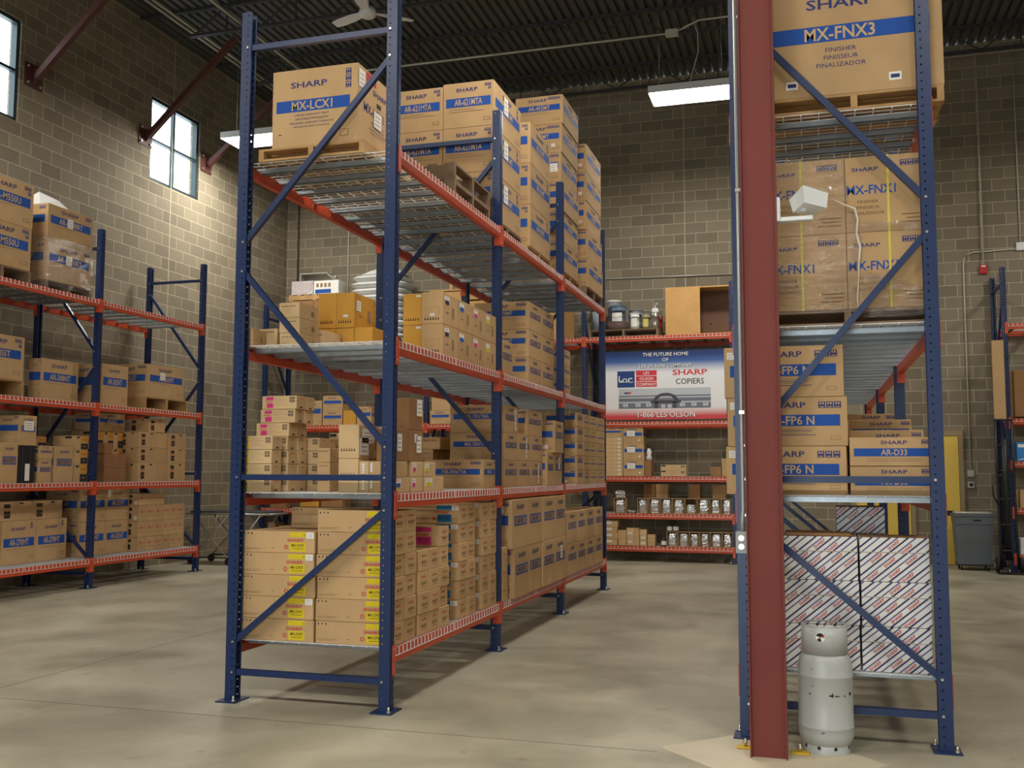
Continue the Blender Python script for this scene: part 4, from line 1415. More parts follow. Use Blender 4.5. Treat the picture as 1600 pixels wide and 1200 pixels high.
# wrapped block of four tall cartons on a pallet
pallet(2.41, 3.40, .20, .86, R3, 2.557, 'pallet under the film-wrapped cartons on the right rack', woodold, 'x')
def fnx1(mb, w, d, h, a):
    shell(mb, w, d, h, card)
    fr = frame_of('F', w, d, h)
    words_on(mb, fr, BRAND, .24, .83, .024, navy, .03, 1.6, .45)
    icons(mb, fr, .66, .925, 3, .036, navy)
    words_on(mb, fr, 'MX-FNX1', .31, .56, .056, blue, .035, .9, .62, 1)
    for k, t in enumerate(('FINISHER', 'FINISSEUR', 'FINALIZADOR')):
        words_on(mb, fr, t, .27, .40 - k*.075, .019, seam, 0, 1.1, .45)
    for k in range(3):
        quad(mb, fr, .66 + .06*(k % 2), .2 - k*.05, .95, .212 - k*.05, seam, 1)
STY['fnx1'] = fnx1
for c, (xa, xb) in enumerate(((2.425, 2.905), (2.908, 3.392))):
    for i, (za, zb) in enumerate(((2.558, 3.028), (3.0285, 3.50))):
        box(xa, xb, .2, .82, za, zb, 'fnx1', 'tall carton, %s %s of the four under film, right rack' % (['lower', 'upper'][i], ['left', 'right'][c]), 'four wrapped cartons on the right rack')
for k, x in enumerate((2.645, 3.155)):
    m = MB(); m.box(-.007, .007, -.0021, 0, 0, .944, mat('yellow_strap', (214, 196, 70), 0.4)); m.box(-.007, .007, 0, .62, .9435, .9455, mat('yellow_strap', (214, 196, 70), 0.4))
    tag(m.build('plastic_strap', None, (x, .1972, 2.5575)), 'yellow plastic strap around the %s pair of wrapped cartons' % ['left', 'right'][k], 'strap', 'yellow straps')
# stretch film: a creased sheet over the front and left
def film_sheet():
    m = MB(); rnd = random.Random(3)
    def edge(z):       # right limit of the film on the front, falling diagonally
        if z > 3.2: return 2.90 + (3.50 - z)*.10
        if z > 3.06: return 2.93 + (3.2 - z)*.5
        return 3.0 - (3.06 - z)*.06
    nz, nx = 34, 26
    vs = []; fs = []
    for i in range(nz + 1):
        z = 2.54 + (3.515 - 2.54)*i/nz
        xr = edge(z) + rnd.uniform(-.004, .004)
        for j in range(nx + 1):
            x = 2.405 + (xr - 2.405)*j/nx
            y = .184 + rnd.uniform(-.006, .003)
            vs.append((x, y, z))
    for i in range(nz):
        for j in range(nx):
            a = i*(nx + 1) + j
            fs.append((a, a + 1, a + nx + 2, a + nx + 1))
    m.add(vs, fs, film, True)
    # loose low band across the right half and a skirt over the pallet
    vs = []; fs = []
    for i in range(9):
        t_ = i/8
        for j in range(21):
            s_ = j/20
            x = 2.99 + (3.41 - 2.99)*s_
            ztop = 2.80 - .16*s_
            vs.append((x, .186 + rnd.uniform(-.006, .003), 2.50 + (ztop - 2.50)*t_))
    for i in range(8):
        for j in range(20):
            a = i*21 + j
            fs.append((a, a + 1, a + 22, a + 21))
    m.add(vs, fs, film, True)
    vs = []; fs = []
    for i in range(5):
        for j in range(17):
            vs.append((3.0 + .4*j/16, .187 + rnd.uniform(-.006, .003), 3.0 + .06*i/4 - .02*j/16 + .03))
    for i in range(4):
        for j in range(16):
            a = i*17 + j
            fs.append((a, a + 1, a + 18, a + 17))
    m.add(vs, fs, film, True)
    # left side
    vs = [(2.404, .185 + .66*j/8, 2.54 + .97*i/8) for i in range(9) for j in range(9)]
    fs = [(a, a + 1, a + 10, a + 9) for i in range(8) for j in range(8) for a in [i*9 + j]]
    m.add([(x + rnd.uniform(-.004, .004), y, z) for x, y, z in vs], fs, film, True)
    return m
fo = film_sheet().build('stretch_film', None, (0, 0, 0))
tag(fo, 'clear creased stretch film hanging torn over the four cartons on the right rack', 'plastic film', None)
m = MB(); m.tube([(2.83, .176, 3.24), (2.90, .174, 3.20), (2.96, .172, 3.17), (2.975, .172, 3.10), (2.965, .172, 3.02), (2.985, .172, 2.93), (2.975, .172, 2.84), (2.97, .172, 2.72), (2.96, .172, 2.62), (2.965, .172, 2.55)],
                 [.003, .005, .007, .008, .006, .009, .005, .004, .005, .003], filmedge, 7)
m.build('twisted_edge', fo)

# top shelf: one very large carton
pallet(2.46, 3.485, .165, 1.0, R4, 3.895, 'pallet under the very large carton at the top of the right rack', wood, 'x')
def fnx3(mb, w, d, h, a):
    shell(mb, w, d, h, card)
    fr = frame_of('F', w, d, h)
    words_on(mb, fr, BRAND, .43, .625, .066, navy, .03, 1.6, .4)
    quad(mb, fr, .0, .365, .93, .475, blue, 1)
    words_on(mb, fr, 'MX-FNX3', .42, .42, .082, cardletter, .035, .9, .5, 2)
    for k, t in enumerate(('FINISHER', 'FINISSEUR', 'FINALIZADOR')):
        words_on(mb, fr, t, .425, .308 - k*.052, .028, navy, 0, 1.15, .3)
    for u in (.1, .695):
        quad(mb, fr, u, .06, u + .07, .115, white, 1); quad(mb, fr, u + .01, .075, u + .06, .1, navy, 2)
    quad(mb, fr, .86, .2, .9, .25, fade, 1)
STY['fnx3'] = fnx3
box(2.47, 3.49, .17, .99, 3.896, 4.84, 'fnx3', 'very large carton with wide blue band at the top of the right rack', 'large cartons')

# ================================================================== RED COLUMN, cylinder and fittings
m = MB()
cx0, cx1, cy0, cy1, tf = 2.312, 2.512, -.352, -.252, .008
m.box(cx0, cx0 + tf, cy0, cy1, 0.0005, ZC, redcol); m.box(cx1 - tf, cx1, cy0, cy1, 0.0005, ZC, redcol)
m.box(cx0 + tf, cx1 - tf, cy0 + .028, cy0 + .036, 0.0005, ZC, redcol)
tag(m.build('steel_column'), 'red-brown steel column standing before the right rack', 'column')
for k, (x, y) in enumerate(((2.275, -.16), (2.575, -.19))):
    r = bpy.data.objects.new('floor_bracket', None); COL.objects.link(r); r.location = (x, y, 0)
    m = MB(); m.bbox(-.05, .05, -.03, .03, 0.0015, .012, yellowpl, .003); m.build('foot', r)
    m = MB(); m.tube([(0, 0, .012), (0, 0, .055)], .008, steel, 8); m.tube([(0, 0, .03), (0, 0, .042)], .015, steel, 6); m.build('bolt', r)
    tag(r, 'yellow floor bracket with bolt on the %s side of the red column' % ['left', 'right'][k], 'bracket', 'yellow floor brackets')
m = MB(); m.tube([(2.293, -.29, 4.6), (2.293, -.29, 2.0), (2.293, -.29, 1.36), (2.288, -.29, 1.30), (2.288, -.29, 1.235)], .0115, greypipe, 10)
for z in (1.9, 3.2, 4.45):
    m.box(2.28, 2.3118, -.305, -.275, z, z + .02, steel)
tag(m.build('electrical_conduit'), 'grey conduit running down the left side of the red column', 'conduit')
r = bpy.data.objects.new('outlet_box', None); COL.objects.link(r); r.location = (2.283, -.335, 1.115)
m = MB(); m.bbox(-.03, .028, -.0, .075, 0, .118, greypipe, .004); m.build('box_body', r)
m = MB(); m.box(-.031, .029, -.004, 0, -.001, .119, mat('outlet_cover', (150, 152, 150), .5)); m.build('cover_plate', r)
m = MB()
for z in (.035, .083):
    m.tube([(0, -.004, z), (0, -.009, z)], .017, steel, 12)
m.build('socket', r)
tag(r, 'grey metal outlet box at the end of the column conduit', 'outlet box')
r = bpy.data.objects.new('emergency_light', None); COL.objects.link(r); r.location = (2.512, -.31, 3.02)
m = MB(); m.bbox(.0, .02, -.03, .05, -.02, .12, whitepaint, .003); m.bbox(.02, .20, -.02, .03, -.02, .005, whitepaint, .003); m.build('bracket', r)
m = MB()
vs = [(.11, -.06, .02), (.275, .0, .035), (.19, .12, .035), (.03, .06, .02), (.10, -.07, .115), (.285, -.005, .13), (.185, .125, .13), (.02, .06, .115)]
vs = [(.09, .03, .04), (.155, -.10, .06), (.275, -.02, .04), (.2, .1, .03), (.07, .03, .115), (.15, -.115, .155), (.285, -.02, .125), (.21, .11, .12)]
m.add(vs, [(3, 2, 1, 0), (4, 5, 6, 7), (0, 1, 5, 4), (1, 2, 6, 5), (2, 3, 7, 6), (3, 0, 4, 7)], whitepaint); m.build('lamp_head', r)
m = MB(); m.tube([(.15, .0, .03), (.15, .0, .06)], .02, whitepaint, 10); m.build('swivel', r)
tag(r, 'white emergency light fixture bracketed off the red column', 'light fixture')

r = bpy.data.objects.new('propane_cylinder', None); COL.objects.link(r); r.location = (2.718, -.072, .0015)
m = MB()
m.lathe([(0, .03), (.10, .03), (.13, .05), (.147, .085), (.15, .11), (.15, .14), (.152, .143), (.152, .147), (.15, .15), (.15, .42), (.152, .423), (.152, .427), (.15, .43), (.149, .47), (.14, .515), (.125, .54), (.10, .555), (0, .56)], tankpaint, 48)
for a_, z_, w_, h_ in ((-79, .331, .022, .012), (-76, .333, .009, .03), (-66, .329, .03, .008), (-30, .335, .022, .022), (-48, .328, .010, .010), (-124, .333, .011, .012), (-117, .375, .016, .004), (-118, .47, .006, .008)):
    vs = []
    for k in range(4):
        b_ = math.radians(a_) + (k - 1.5)*w_/.15/3
        vs += [(.1504*math.cos(b_), .1504*math.sin(b_), z_ - h_/2*(1 - .4*abs(k - 1.5))), (.1504*math.cos(b_), .1504*math.sin(b_), z_ + h_/2*(1 - .3*abs(k - 1.2)))]
    m.add(vs, [(0, 2, 3, 1), (2, 4, 5, 3), (4, 6, 7, 5)], dark_m)
m.build('tank', r)
m = MB(); m.lathe([(.128, 0), (.128, .062), (.124, .062), (.124, 0), (.128, 0)], tankpaint, 40)
for a in (-1.2, -1.9, -2.6, -.4):
    m.tube([(.1285*math.cos(a), .1285*math.sin(a), .038), (.1295*math.cos(a), .1295*math.sin(a), .038)], .01, dark_m, 10)
m.build('foot_ring', r)
m = MB(); pr = []
vs = []; fs = []
n = 40
for k in range(n + 1):
    a = math.radians(-150) + math.radians(240)*k/n - math.radians(60)
    for rr in (.126, .121):
        for z in (.545, .705):
            vs.append((rr*math.cos(a), rr*math.sin(a), z))
for k in range(n):
    b = k*4
    fs += [(b, b+4, b+5, b+1), (b+2, b+3, b+7, b+6), (b+1, b+5, b+7, b+3), (b, b+2, b+6, b+4)]
fs += [(0, 1, 3, 2), (n*4, n*4 + 2, n*4 + 3, n*4 + 1)]
m.add(vs, fs, tankpaint, True)
m.lathe([(.126, .698), (.129, .702), (.126, .708), (.121, .705)], tankpaint, 40)
m.build('collar', r)
m = MB(); m.lathe([(0, .56), (.03, .56), (.03, .6), (.018, .6), (.018, .64), (.03, .64), (.03, .665), (0, .665)], steel, 16); m.build('valve', r)
m = MB()
def disc(mb, rad, m_, lay, part=None):
    base = math.radians(-100)
    vs = [(0, 0)] + [(rad*math.cos(2*math.pi*k/20), rad*math.sin(2*math.pi*k/20)) for k in range(20)]
    out = []
    for x, z in vs:
        a = base + x/.1275
        q_ = .1272 + .0004*lay
        out.append((q_*math.cos(a), q_*math.sin(a), .645 + z))
    fs = [(0, k + 1, (k + 1) % 20 + 1) for k in range(20) if part is None or k in part]
    mb.add(out, fs, m_)
disc(m, .026, white, 1); disc(m, .024, ink, 2, range(2, 9)); disc(m, .024, redink, 2, range(0, 2)); disc(m, .024, ink, 2, range(12, 16))
m.build('round_sticker', r)
tag(r, 'chipped light grey propane cylinder standing on the floor beside the red column', 'gas cylinder')

# ================================================================== LEFT WALL RACK
L1, L2, L3, L4 = .387, 1.412, 2.477, 3.897
GL = 'cartons on the left wall rack'
# top
pallet(-7.55, -6.713, 4.31, 5.17, L4, 4.025, 'pallet under the film-wrapped pair, top of the left wall rack', woodold, 'y')
for i, (za, zb) in enumerate(((4.026, 4.53), (4.5305, 5.025))):
    box(-7.50, -6.72, 4.31, 5.16, za, zb, 'band', 'large carton with blue band, %s of the film-wrapped pair, left wall rack' % ['lower', 'upper'][i], GL, {'model': 'AR-M277', 'side': 'AR-M280RT', 'ic': 2, 'v0': .5, 'v1': .71}, st=[('R', .42, .5, .1, .12)])
m = MB(); rnd = random.Random(5)
for (pts) in ((4.30, 4.31), ):
    pass
vs = []; fs = []
for i in range(13):
    z = 3.95 + (4.60 - 3.95)*i/12
    for j, (x, y) in enumerate([(-7.5 + .79*k/8, 4.298) for k in range(9)] + [(-6.707, 4.30 + .87*k/12) for k in range(1, 13)]):
        vs.append((x + (rnd.uniform(-.002, .006) if j > 8 else 0), y - (rnd.uniform(0, .006) if j <= 8 else 0), z))
for i in range(12):
    for j in range(20):
        a = i*21 + j
        fs.append((a, a + 1, a + 22, a + 21))
m.add(vs, fs, film, True)
tag(m.build('stretch_film'), 'clear stretch film wound round the pair of cartons, top of left wall rack', 'plastic film')
m = MB(); k0 = mat('milky_film', (226, 226, 222), 0.25, spec=0.7)
m.add([(-6.86, 4.32, 5.026), (-6.76, 4.75, 5.026), (-7.1, 4.6, 5.026), (-6.98, 4.42, 5.22), (-6.84, 4.62, 5.14), (-7.3, 4.33, 5.026)],
      [(0, 1, 4), (0, 4, 3), (3, 4, 2), (4, 1, 2), (3, 2, 5), (0, 3, 5), (0, 5, 2), (0, 2, 1)], k0)
tag(m.build('loose_plastic'), 'white peak of loose plastic sticking up over the wrapped pair', 'plastic film')
pallet(-7.5, -6.71, 3.12, 4.05, L4, 4.06, 'pallet at the left photo edge, top of the left wall rack', woodold, 'y')
for i, (za, zb) in enumerate(((4.061, 4.60), (4.6005, 5.15))):
    box(-7.45, -6.70, 3.15, 4.02 + .01*i, za, zb, 'band', 'large carton with blue band, %s of the two at the left photo edge, top shelf' % ['lower', 'upper'][i], GL, {'model': 'MX-M550', 'side': 'AR-M550U', 'two': True, 'sic': 3, 'v0': .46, 'v1': .68})
m = MB(); m.add([(-7.0, 3.6, 5.1515), (-6.74, 3.75, 5.1515), (-6.9, 3.95, 5.1515), (-6.85, 3.78, 5.20)], [(0, 1, 3), (1, 2, 3), (2, 0, 3), (0, 2, 1)], k0)
tag(m.build('loose_plastic'), 'crumple of white plastic on the carton at the left photo edge', 'plastic film')
# third shelf
pallet(-7.6, -6.88, 3.25, 4.2, L3, 2.70, 'pallet under the carton at the left photo edge, third shelf', wood, 'y')
box(-7.55, -6.88, 3.3, 4.18, 2.701, 3.25, 'band', 'large carton with blue band on a pallet, left photo edge, third shelf', GL, {'model': 'AR-M455', 'side': 'AR-M455T', 'two': True, 'sic': 3})
box(-7.10, -6.90, 4.51, 5.20, L3, 3.03, 'band', 'wide dark-printed carton behind the blue post, left wall rack third shelf', GL, {'model': '', 'side': 'AR-208NT', 'sic': 0})
box(-7.35, -6.70, 5.42, 5.98, L3, 3.05, 'band', 'narrow carton with blue band right of the post, left wall rack third shelf', GL, {'model': '', 'side': 'AR-202NT', 'sic': 0})
pallet(-7.45, -6.69, 6.36, 7.42, L3, 2.66, 'pallet under the right-hand carton, left wall rack third shelf', wood, 'y')
box(-7.40, -6.70, 6.42, 7.32, 2.661, 3.15, 'band', 'large carton with white sticker on a pallet, right on left wall rack third shelf', GL, {'model': 'AR-M237', 'side': 'AR-250MT', 'sic': 0}, st=[('R', .33, .55, .12, .11)])
# second shelf
GL2 = 'cartons on the second shelf of the left wall rack'
box(-7.1, -6.70, 3.68, 3.955, L2, 1.91, 'bandend', 'tall narrow carton with blue outline band, left photo edge, left wall rack', GL2, {'model': ''})
m = MB(); m.bbox(-.17, .17, -.145, .145, 0, .466, dark_m, .012)
for y in (-.08, .05):
    m.box(.17, .174, y, y + .012, .02, .45, mat('dark_seam', (60, 50, 70), .5))
o = tag(m.build('black_case', None, (-6.88, 4.115, L2)), 'black upright case with white label under a brown carton, left wall rack', 'case')
m = MB(); m.box(.175, .177, -.03, .045, .03, .24, white); m.build('label', o)
box(-7.05, -6.70, 3.96, 4.25, 1.879, 2.255, 'bandend', 'brown carton with white sticker on top of the black case', GL2, {'model': ''}, st=[('R', .26, .5, .16, .12)])
for i, (za, zb, yb) in enumerate(((L2, 1.715, 4.55), (1.7155, 1.885, 4.56))):
    box(-7.05, -6.71, 4.32, yb, za, zb, 'bandend', 'small brown carton, %s of two right of the black case, left wall rack' % ['lower', 'upper'][i], GL2, {'model': ''})
box(-7.05, -6.70, 4.585, 4.93, L2, 1.885, 'bandend', 'bright tall carton with blue outline band in mid shelf, left wall rack', GL2, {'model': ''})
for i, (za, zb) in enumerate(((L2, 1.655), (1.6555, 1.845), (1.8455, 2.035))):
    box(-7.05, -6.70, 4.945, 5.205, za, zb, 'smallblk', 'brown carton with black corner block, %s of three by the blue post, left wall rack' % ['lowest', 'middle', 'topmost'][i], GL2)
for k, (ya, yb, zb) in enumerate(((4.30, 4.62, 2.03), (4.63, 4.9, 2.02))):
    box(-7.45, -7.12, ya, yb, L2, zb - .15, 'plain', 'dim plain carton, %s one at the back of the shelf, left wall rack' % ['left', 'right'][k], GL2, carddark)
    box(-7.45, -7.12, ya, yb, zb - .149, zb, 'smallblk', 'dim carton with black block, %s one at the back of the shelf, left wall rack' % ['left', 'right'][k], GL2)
box(-6.9, -6.755, 5.60, 5.77, L2 + .392, L2 + .545, 'redlines', 'small reddish carton alone on top of the reddish block, left wall rack', 'reddish cartons')
for i in range(2):
    for k in range(3):
        box(-6.95, -6.76, 5.61 + .157*k, 5.61 + .157*k + .155, L2 + i*.196, L2 + (i + 1)*.196 - .0005, 'redlines', 'small reddish carton, %s row, %s of three, left wall rack second shelf' % (['lower', 'upper'][i], NTH[k]), 'reddish cartons')
for i in range(3):
    for k in range(3):
        box(-7.4, -7.02, 5.69 + .215*k, 5.69 + .215*k + .213, L2 + i*.24, L2 + (i + 1)*.24 - .0005, 'smallblk', 'dim carton behind the reddish ones, %s row, %s of three, left wall rack' % (['lowest', 'middle', 'topmost'][i], NTH[k]), GL2)
box(-7.4, -7.0, 5.75, 6.335, L2 + .7205, L2 + .98, 'band', 'dim wide carton with blue band lying on the dim stack, left wall rack', GL2, {'model': '', 'side': 'AR-202NT', 'sic': 0})
GB = 'cartons with black print blocks, left wall rack'
for i, (za, zb) in enumerate(((L2, 1.690), (1.6905, 1.912), (1.9125, 2.143))):
    for k, (ya, yb) in enumerate(((6.34, 6.775), (6.78, 7.05), (7.055, 7.495))):
        box(-7.1, -6.755 - (.03 if k == 1 else 0), ya, yb, za, zb, 'plain' if k == 1 else 'boot', 'carton with black blocks, %s row, %s column by the rack end, left wall rack' % (['bottom', 'middle', 'top'][i], ['left', 'centre', 'right'][k]), GB, None)
box(-7.1, -6.76, 6.56, 6.96, 2.144, 2.345, 'boot', 'carton with black blocks lying alone on the top row, left wall rack', GB)
# bottom shelf
GL1 = 'cartons on the bottom shelf of the left wall rack'
for k, (ya, yb) in enumerate(((3.49, 4.06), (4.07, 4.655), (4.66, 5.27))):
    yb = min(yb, 5.21)
    box(-7.55, -7.0, ya, yb, L1, .935, 'band', 'large carton with blue band, %s of three along the bottom shelf, left wall rack' % NTH[k], GL1, {'model': 'AR-270MT', 'side': 'AR-270MT', 'two': True, 'sic': 2, 'v0': .4, 'v1': .6})
for k, (ya, yb) in enumerate(((3.5, 4.0), (4.01, 4.555), (4.56, 5.11))):
    box(-7.55, -7.0, ya, yb, .936, 1.182, 'boot', 'flat carton with black blocks, %s of three atop the large ones, bottom shelf' % NTH[k], GL1)
for i, (za, zb) in enumerate(((L1, .858), (.8585, 1.325))):
    for k, (ya, yb) in enumerate(((5.43, 5.985), (5.99, 6.50))):
        box(-7.55, -7.0, ya, yb, za, zb, 'band', 'large carton, %s row, %s, beside the red-marked ones, bottom shelf' % (['lower', 'upper'][i], ['left', 'right'][k]), GL1, {'model': 'AR-M', 'side': 'AR-202NT', 'sic': 0, 'v0': .42, 'v1': .63},
            st=[('R', .06, .72, .06, .1)] if (i, k) == (1, 1) else [])
for i, (za, zb) in enumerate(((L1, .592), (.5925, .826), (.8265, 1.058), (1.0585, 1.235))):
    for k in range(3):
        box(-7.4, -6.84, 6.505 + .201*k, 6.505 + .201*k + .198, za, zb, 'red', 'red-marked carton, %s row, %s of the left three, bottom shelf' % (ORD[i], NTH[k]), 'red-marked cartons', st=[('F', .86, .1, .05, .05)] if k == 0 and i > 1 else [])
        if i < 3:
            yy = 7.11 + .178*k
            if i == 0 or True:
                box(-7.4, -6.84, yy, yy + .175, za, zb, 'red', 'red-marked carton, %s row, %s of the right three, bottom shelf' % (ORD[i], NTH[k]), 'red-marked cartons')

# ================================================================== BACK WALL RACK
B1, B2, B3, B4, B5 = .278, .843, 1.493, 2.458, 3.983
YF_ = 11.47
# banner
def banner_material():
    m = bpy.data.materials.new('banner_print')
    m.use_nodes = True
    nt = m.node_tree
    b = nt.nodes['Principled BSDF']
    b.inputs['Roughness'].default_value = 0.5
    tc = N(nt, 'ShaderNodeTexCoord'); sp = N(nt, 'ShaderNodeSeparateXYZ')
    nt.links.new(tc.outputs['Object'], sp.inputs[0])
    mr = N(nt, 'ShaderNodeMapRange'); mr.inputs[2].default_value = 1.22
    nt.links.new(sp.outputs[2], mr.inputs[0])
    cr = N(nt, 'ShaderNodeValToRGB')
    e = cr.color_ramp.elements
    e[0].position = 0.0; e[0].color = (*lin((204, 60, 62)), 1)
    e[1].position = 1.0; e[1].color = (*lin((16, 40, 88)), 1)
    for p_, c in ((.05, (206, 66, 68)), (.17, (232, 228, 226)), (.68, (232, 232, 234)), (.84, (60, 96, 160)), (.93, (24, 56, 116))):
        n = e.new(p_); n.color = (*lin(c), 1)
    nt.links.new(mr.outputs[0], cr.inputs[0])
    nt.links.new(cr.outputs[0], b.inputs['Base Color'])
    return m
SW, SH = 2.23, 1.22
m = MB(); m.box(-SW/2, SW/2, 0, .012, 0, SH, banner_material())
fr = (Vector((-SW/2, 0, 0)), Vector((1, 0, 0)), Vector((0, 0, 1)), Vector((0, -1, 0)), SW, SH)
sw, sr, sk, sg, sn, sl = silver_ink, mat('sign_red', (206, 52, 58), .6), mat('sign_black', (26, 26, 30), .6), mat('sign_grey', (112, 116, 126), .6), mat('sign_navy', (28, 62, 124), .6), mat('sign_pale', (190, 192, 198), .6)
for t, v, h_ in (('THE FUTURE HOME', .945, .062), ('OF', .865, .062), ('LES OLSON COMPANY', .78, .062)):
    words_on(m, fr, t, .535 if t != 'OF' else .535, v - .008, h_, sk, .012, 1.05, .6, 1)
    words_on(m, fr, t, .53, v, h_, sw, .012, 1.05, .6, 2)
quad(m, fr, .145, .47, .285, .71, sn, 1)
for i_, (t, uc, vc, hh) in enumerate((('L', .172, .60, .1), ('o', .205, .575, .075), ('c', .248, .575, .09))):
    words_on(m, fr, t, uc, vc, hh, sw, .01, 1.2, .2, 2)
quad(m, fr, .16, .545, .275, .555, sw, 2)
for i_, t in enumerate(('LES', 'OLSON', 'COMPANY')):
    v1 = .715 - i_*.083
    quad(m, fr, .295, v1 - .075, .46, v1, sr, 1)
    words_on(m, fr, t, .378, v1 - .0375, .052, sw, .01, 1, .155, 2)
words_on(m, fr, BRAND, .72, .675, .1, sr, .035, 1.5, .36, 1)
words_on(m, fr, 'COPIERS', .72, .545, .1, sk, .01, .92, .3, 1)
# building picture
quad(m, fr, .155, .16, .88, .45, sl, 1)
quad(m, fr, .155, .16, .88, .24, sg, 2); quad(m, fr, .155, .26, .88, .31, sg, 2); quad(m, fr, .155, .33, .88, .35, sg, 2)
for u in (.19, .29, .375, .64, .73, .82):
    quad(m, fr, u, .185, u + .04, .235, sl, 3); quad(m, fr, u + .018, .185, u + .022, .235, sg, 4)
quad(m, fr, .2, .375, .23, .4, sn, 2); quad(m, fr, .23, .375, .255, .4, sr, 2)
o_, U_, V_, n_, W_, H_ = fr
vs = []; fs = []
for k in range(17):
    a = math.pi*k/16
    for r_ in (.13, .09):
        vs.append(o_ + U_*W_*(.53) + U_*(-r_*1.7*math.cos(a)) + V_*(H_*.26 + r_*1.15*math.sin(a)) + n_*.0026)
for k in range(16):
    b_ = 2*k; fs.append((b_, b_+1, b_+3, b_+2))
m.add(vs, fs, mat('sign_dark', (72, 70, 76), .6))
quad(m, fr, .41, .235, .65, .275, MATS['sign_dark'], 4)
quad(m, fr, .44, .16, .47, .25, MATS['sign_dark'], 4); quad(m, fr, .585, .16, .615, .25, MATS['sign_dark'], 4)
for u in (.495, .545):
    quad(m, fr, u, .165, u + .03, .215, sl, 4)
words_on(m, fr, '1-866 LES OLSON', .537, .062, .092, sk, .012, 1.05, .64, 1)
words_on(m, fr, '1-866 LES OLSON', .533, .07, .092, sw, .012, 1.05, .64, 2)
tag(m.build('banner_sign', None, (.165, YF_ - .005, B4 + .03)), 'large red, white and blue company banner standing on the back wall rack', 'sign')

# fourth level above the floor, top shelf: pallet of pails, cabinet
pallet(-1.15, .11, 11.50, 12.35, B5, 4.118, 'weathered pallet holding paint pails, top of the back wall rack', woodold, 'x')
def pail(x, y, z, r_, h_, body, label, lid=None, lab=None, name='paint_pail', cat='pail', rim=True, group='pails and cans on the pallet'):
    o = bpy.data.objects.new(name, None); COL.objects.link(o); o.location = (x, y, z)
    m = MB(); m.lathe([(0, 0), (r_*.9, 0), (r_*.94, h_*.4), (r_*.97, h_*.8), (r_*1.03, h_*.8), (r_*1.03, h_*.84), (r_*.97, h_*.84), (r_, h_)], body, 24); m.build('body', o)
    m = MB(); m.lathe([(r_*1.0, h_*.985), (r_*1.05, h_*.99), (r_*1.05, h_*1.04), (r_*.9, h_*1.045), (r_*.88, h_*1.02), (0, h_*1.02)], lid or body, 24); m.build('lid', o)
    if rim:
        m = MB(); m.tube([(-r_*1.04, -.02, h_*.82), (-r_*.9, -r_*.7, h_*.6), (0, -r_*1.15, h_*.5), (r_*.9, -r_*.7, h_*.6), (r_*1.04, -.02, h_*.82)], .004, steel, 5); m.build('bail_handle', o)
    if lab:
        m = MB(); vs = []; n = 8
        for k in range(n + 1):
            a = math.radians(-130 + 80*k/n)
            vs += [((r_*.975)*math.cos(a), (r_*.975)*math.sin(a), h_*.2), ((r_*.985)*math.cos(a), (r_*.985)*math.sin(a), h_*.72)]
        m.add(vs, [(2*k, 2*k + 2, 2*k + 3, 2*k + 1) for k in range(n)], lab); m.build('label', o)
    tag(o, label, cat, group)
bluegrey = mat('pail_blue_grey', (92, 108, 132), .5); pailgrey = mat('pail_grey', (128, 132, 136), .5)
o = bpy.data.objects.new('drip_tray', None)
m = MB(); m.lathe([(0, 0), (.18, 0), (.195, .02), (.2, .16), (.185, .16), (.18, .02), (0, .02)], mat('tray_brown', (86, 66, 60), .6), 28)
tag(m.build('drip_tray', None, (-.67, 11.76, 4.1185)), 'low dark brown round tub under the blue-grey pail', 'tub')
pail(-.66, 11.76, 4.14, .145, .42, bluegrey, 'blue-grey paint pail with white label standing in the dark tub', None, white)
pail(-.80, 12.12, 4.1185, .12, .6, pailgrey, 'tall grey pail standing behind the blue-grey one', white)
pail(-.385, 12.06, 4.1185, .13, .40, pailgrey, 'grey pail right of the blue-grey pail', None, white)
pail(-.345, 11.70, 4.1185, .085, .29, whitepaint, 'small white pail in front of the grey pail', None, white, rim=False)
pail(-.15, 11.75, 4.1185, .078, .28, mat('can_olive', (150, 150, 110), .4), 'olive and white paint can between white pail and silver can', steel, mat('label_yellow', (206, 190, 110), .6), 'paint_can', 'can', False)
pail(.022, 11.75, 4.1185, .078, .29, silver, 'shiny silver paint can at the right of the pallet', steel, None, 'paint_can', 'can', False)
pail(.075, 11.95, 4.1185, .05, .26, mat('can_red', (176, 50, 44), .4), 'small red can behind the silver can', steel, None, 'paint_can', 'can', False)
o = bpy.data.objects.new('caulk_bottle', None); COL.objects.link(o); o.location = (.022, 11.75, 4.4238)
m = MB(); m.bbox(-.06, .06, -.04, .04, .006, .085, whitepaint, .012); m.build('body', o)
m = MB(); m.tube([(0, 0, .085), (-.01, 0, .13), (.02, 0, .17), (.05, 0, .165)], [.018, .014, .02, .006], whitepaint, 8); m.build('spout', o)
tag(o, 'white spout bottle standing on the silver paint can', 'bottle')
m = MB(); m.lathe([(0, 0), (.1, 0), (.12, .36), (.115, .36), (.096, .01), (0, .01)], mat('bin_plastic', (150, 160, 170), .5), 20)
tag(m.build('plastic_tub', None, (-1.01, 11.72, 4.1185)), 'pale grey plastic tub at the left end of the pallet', 'tub')
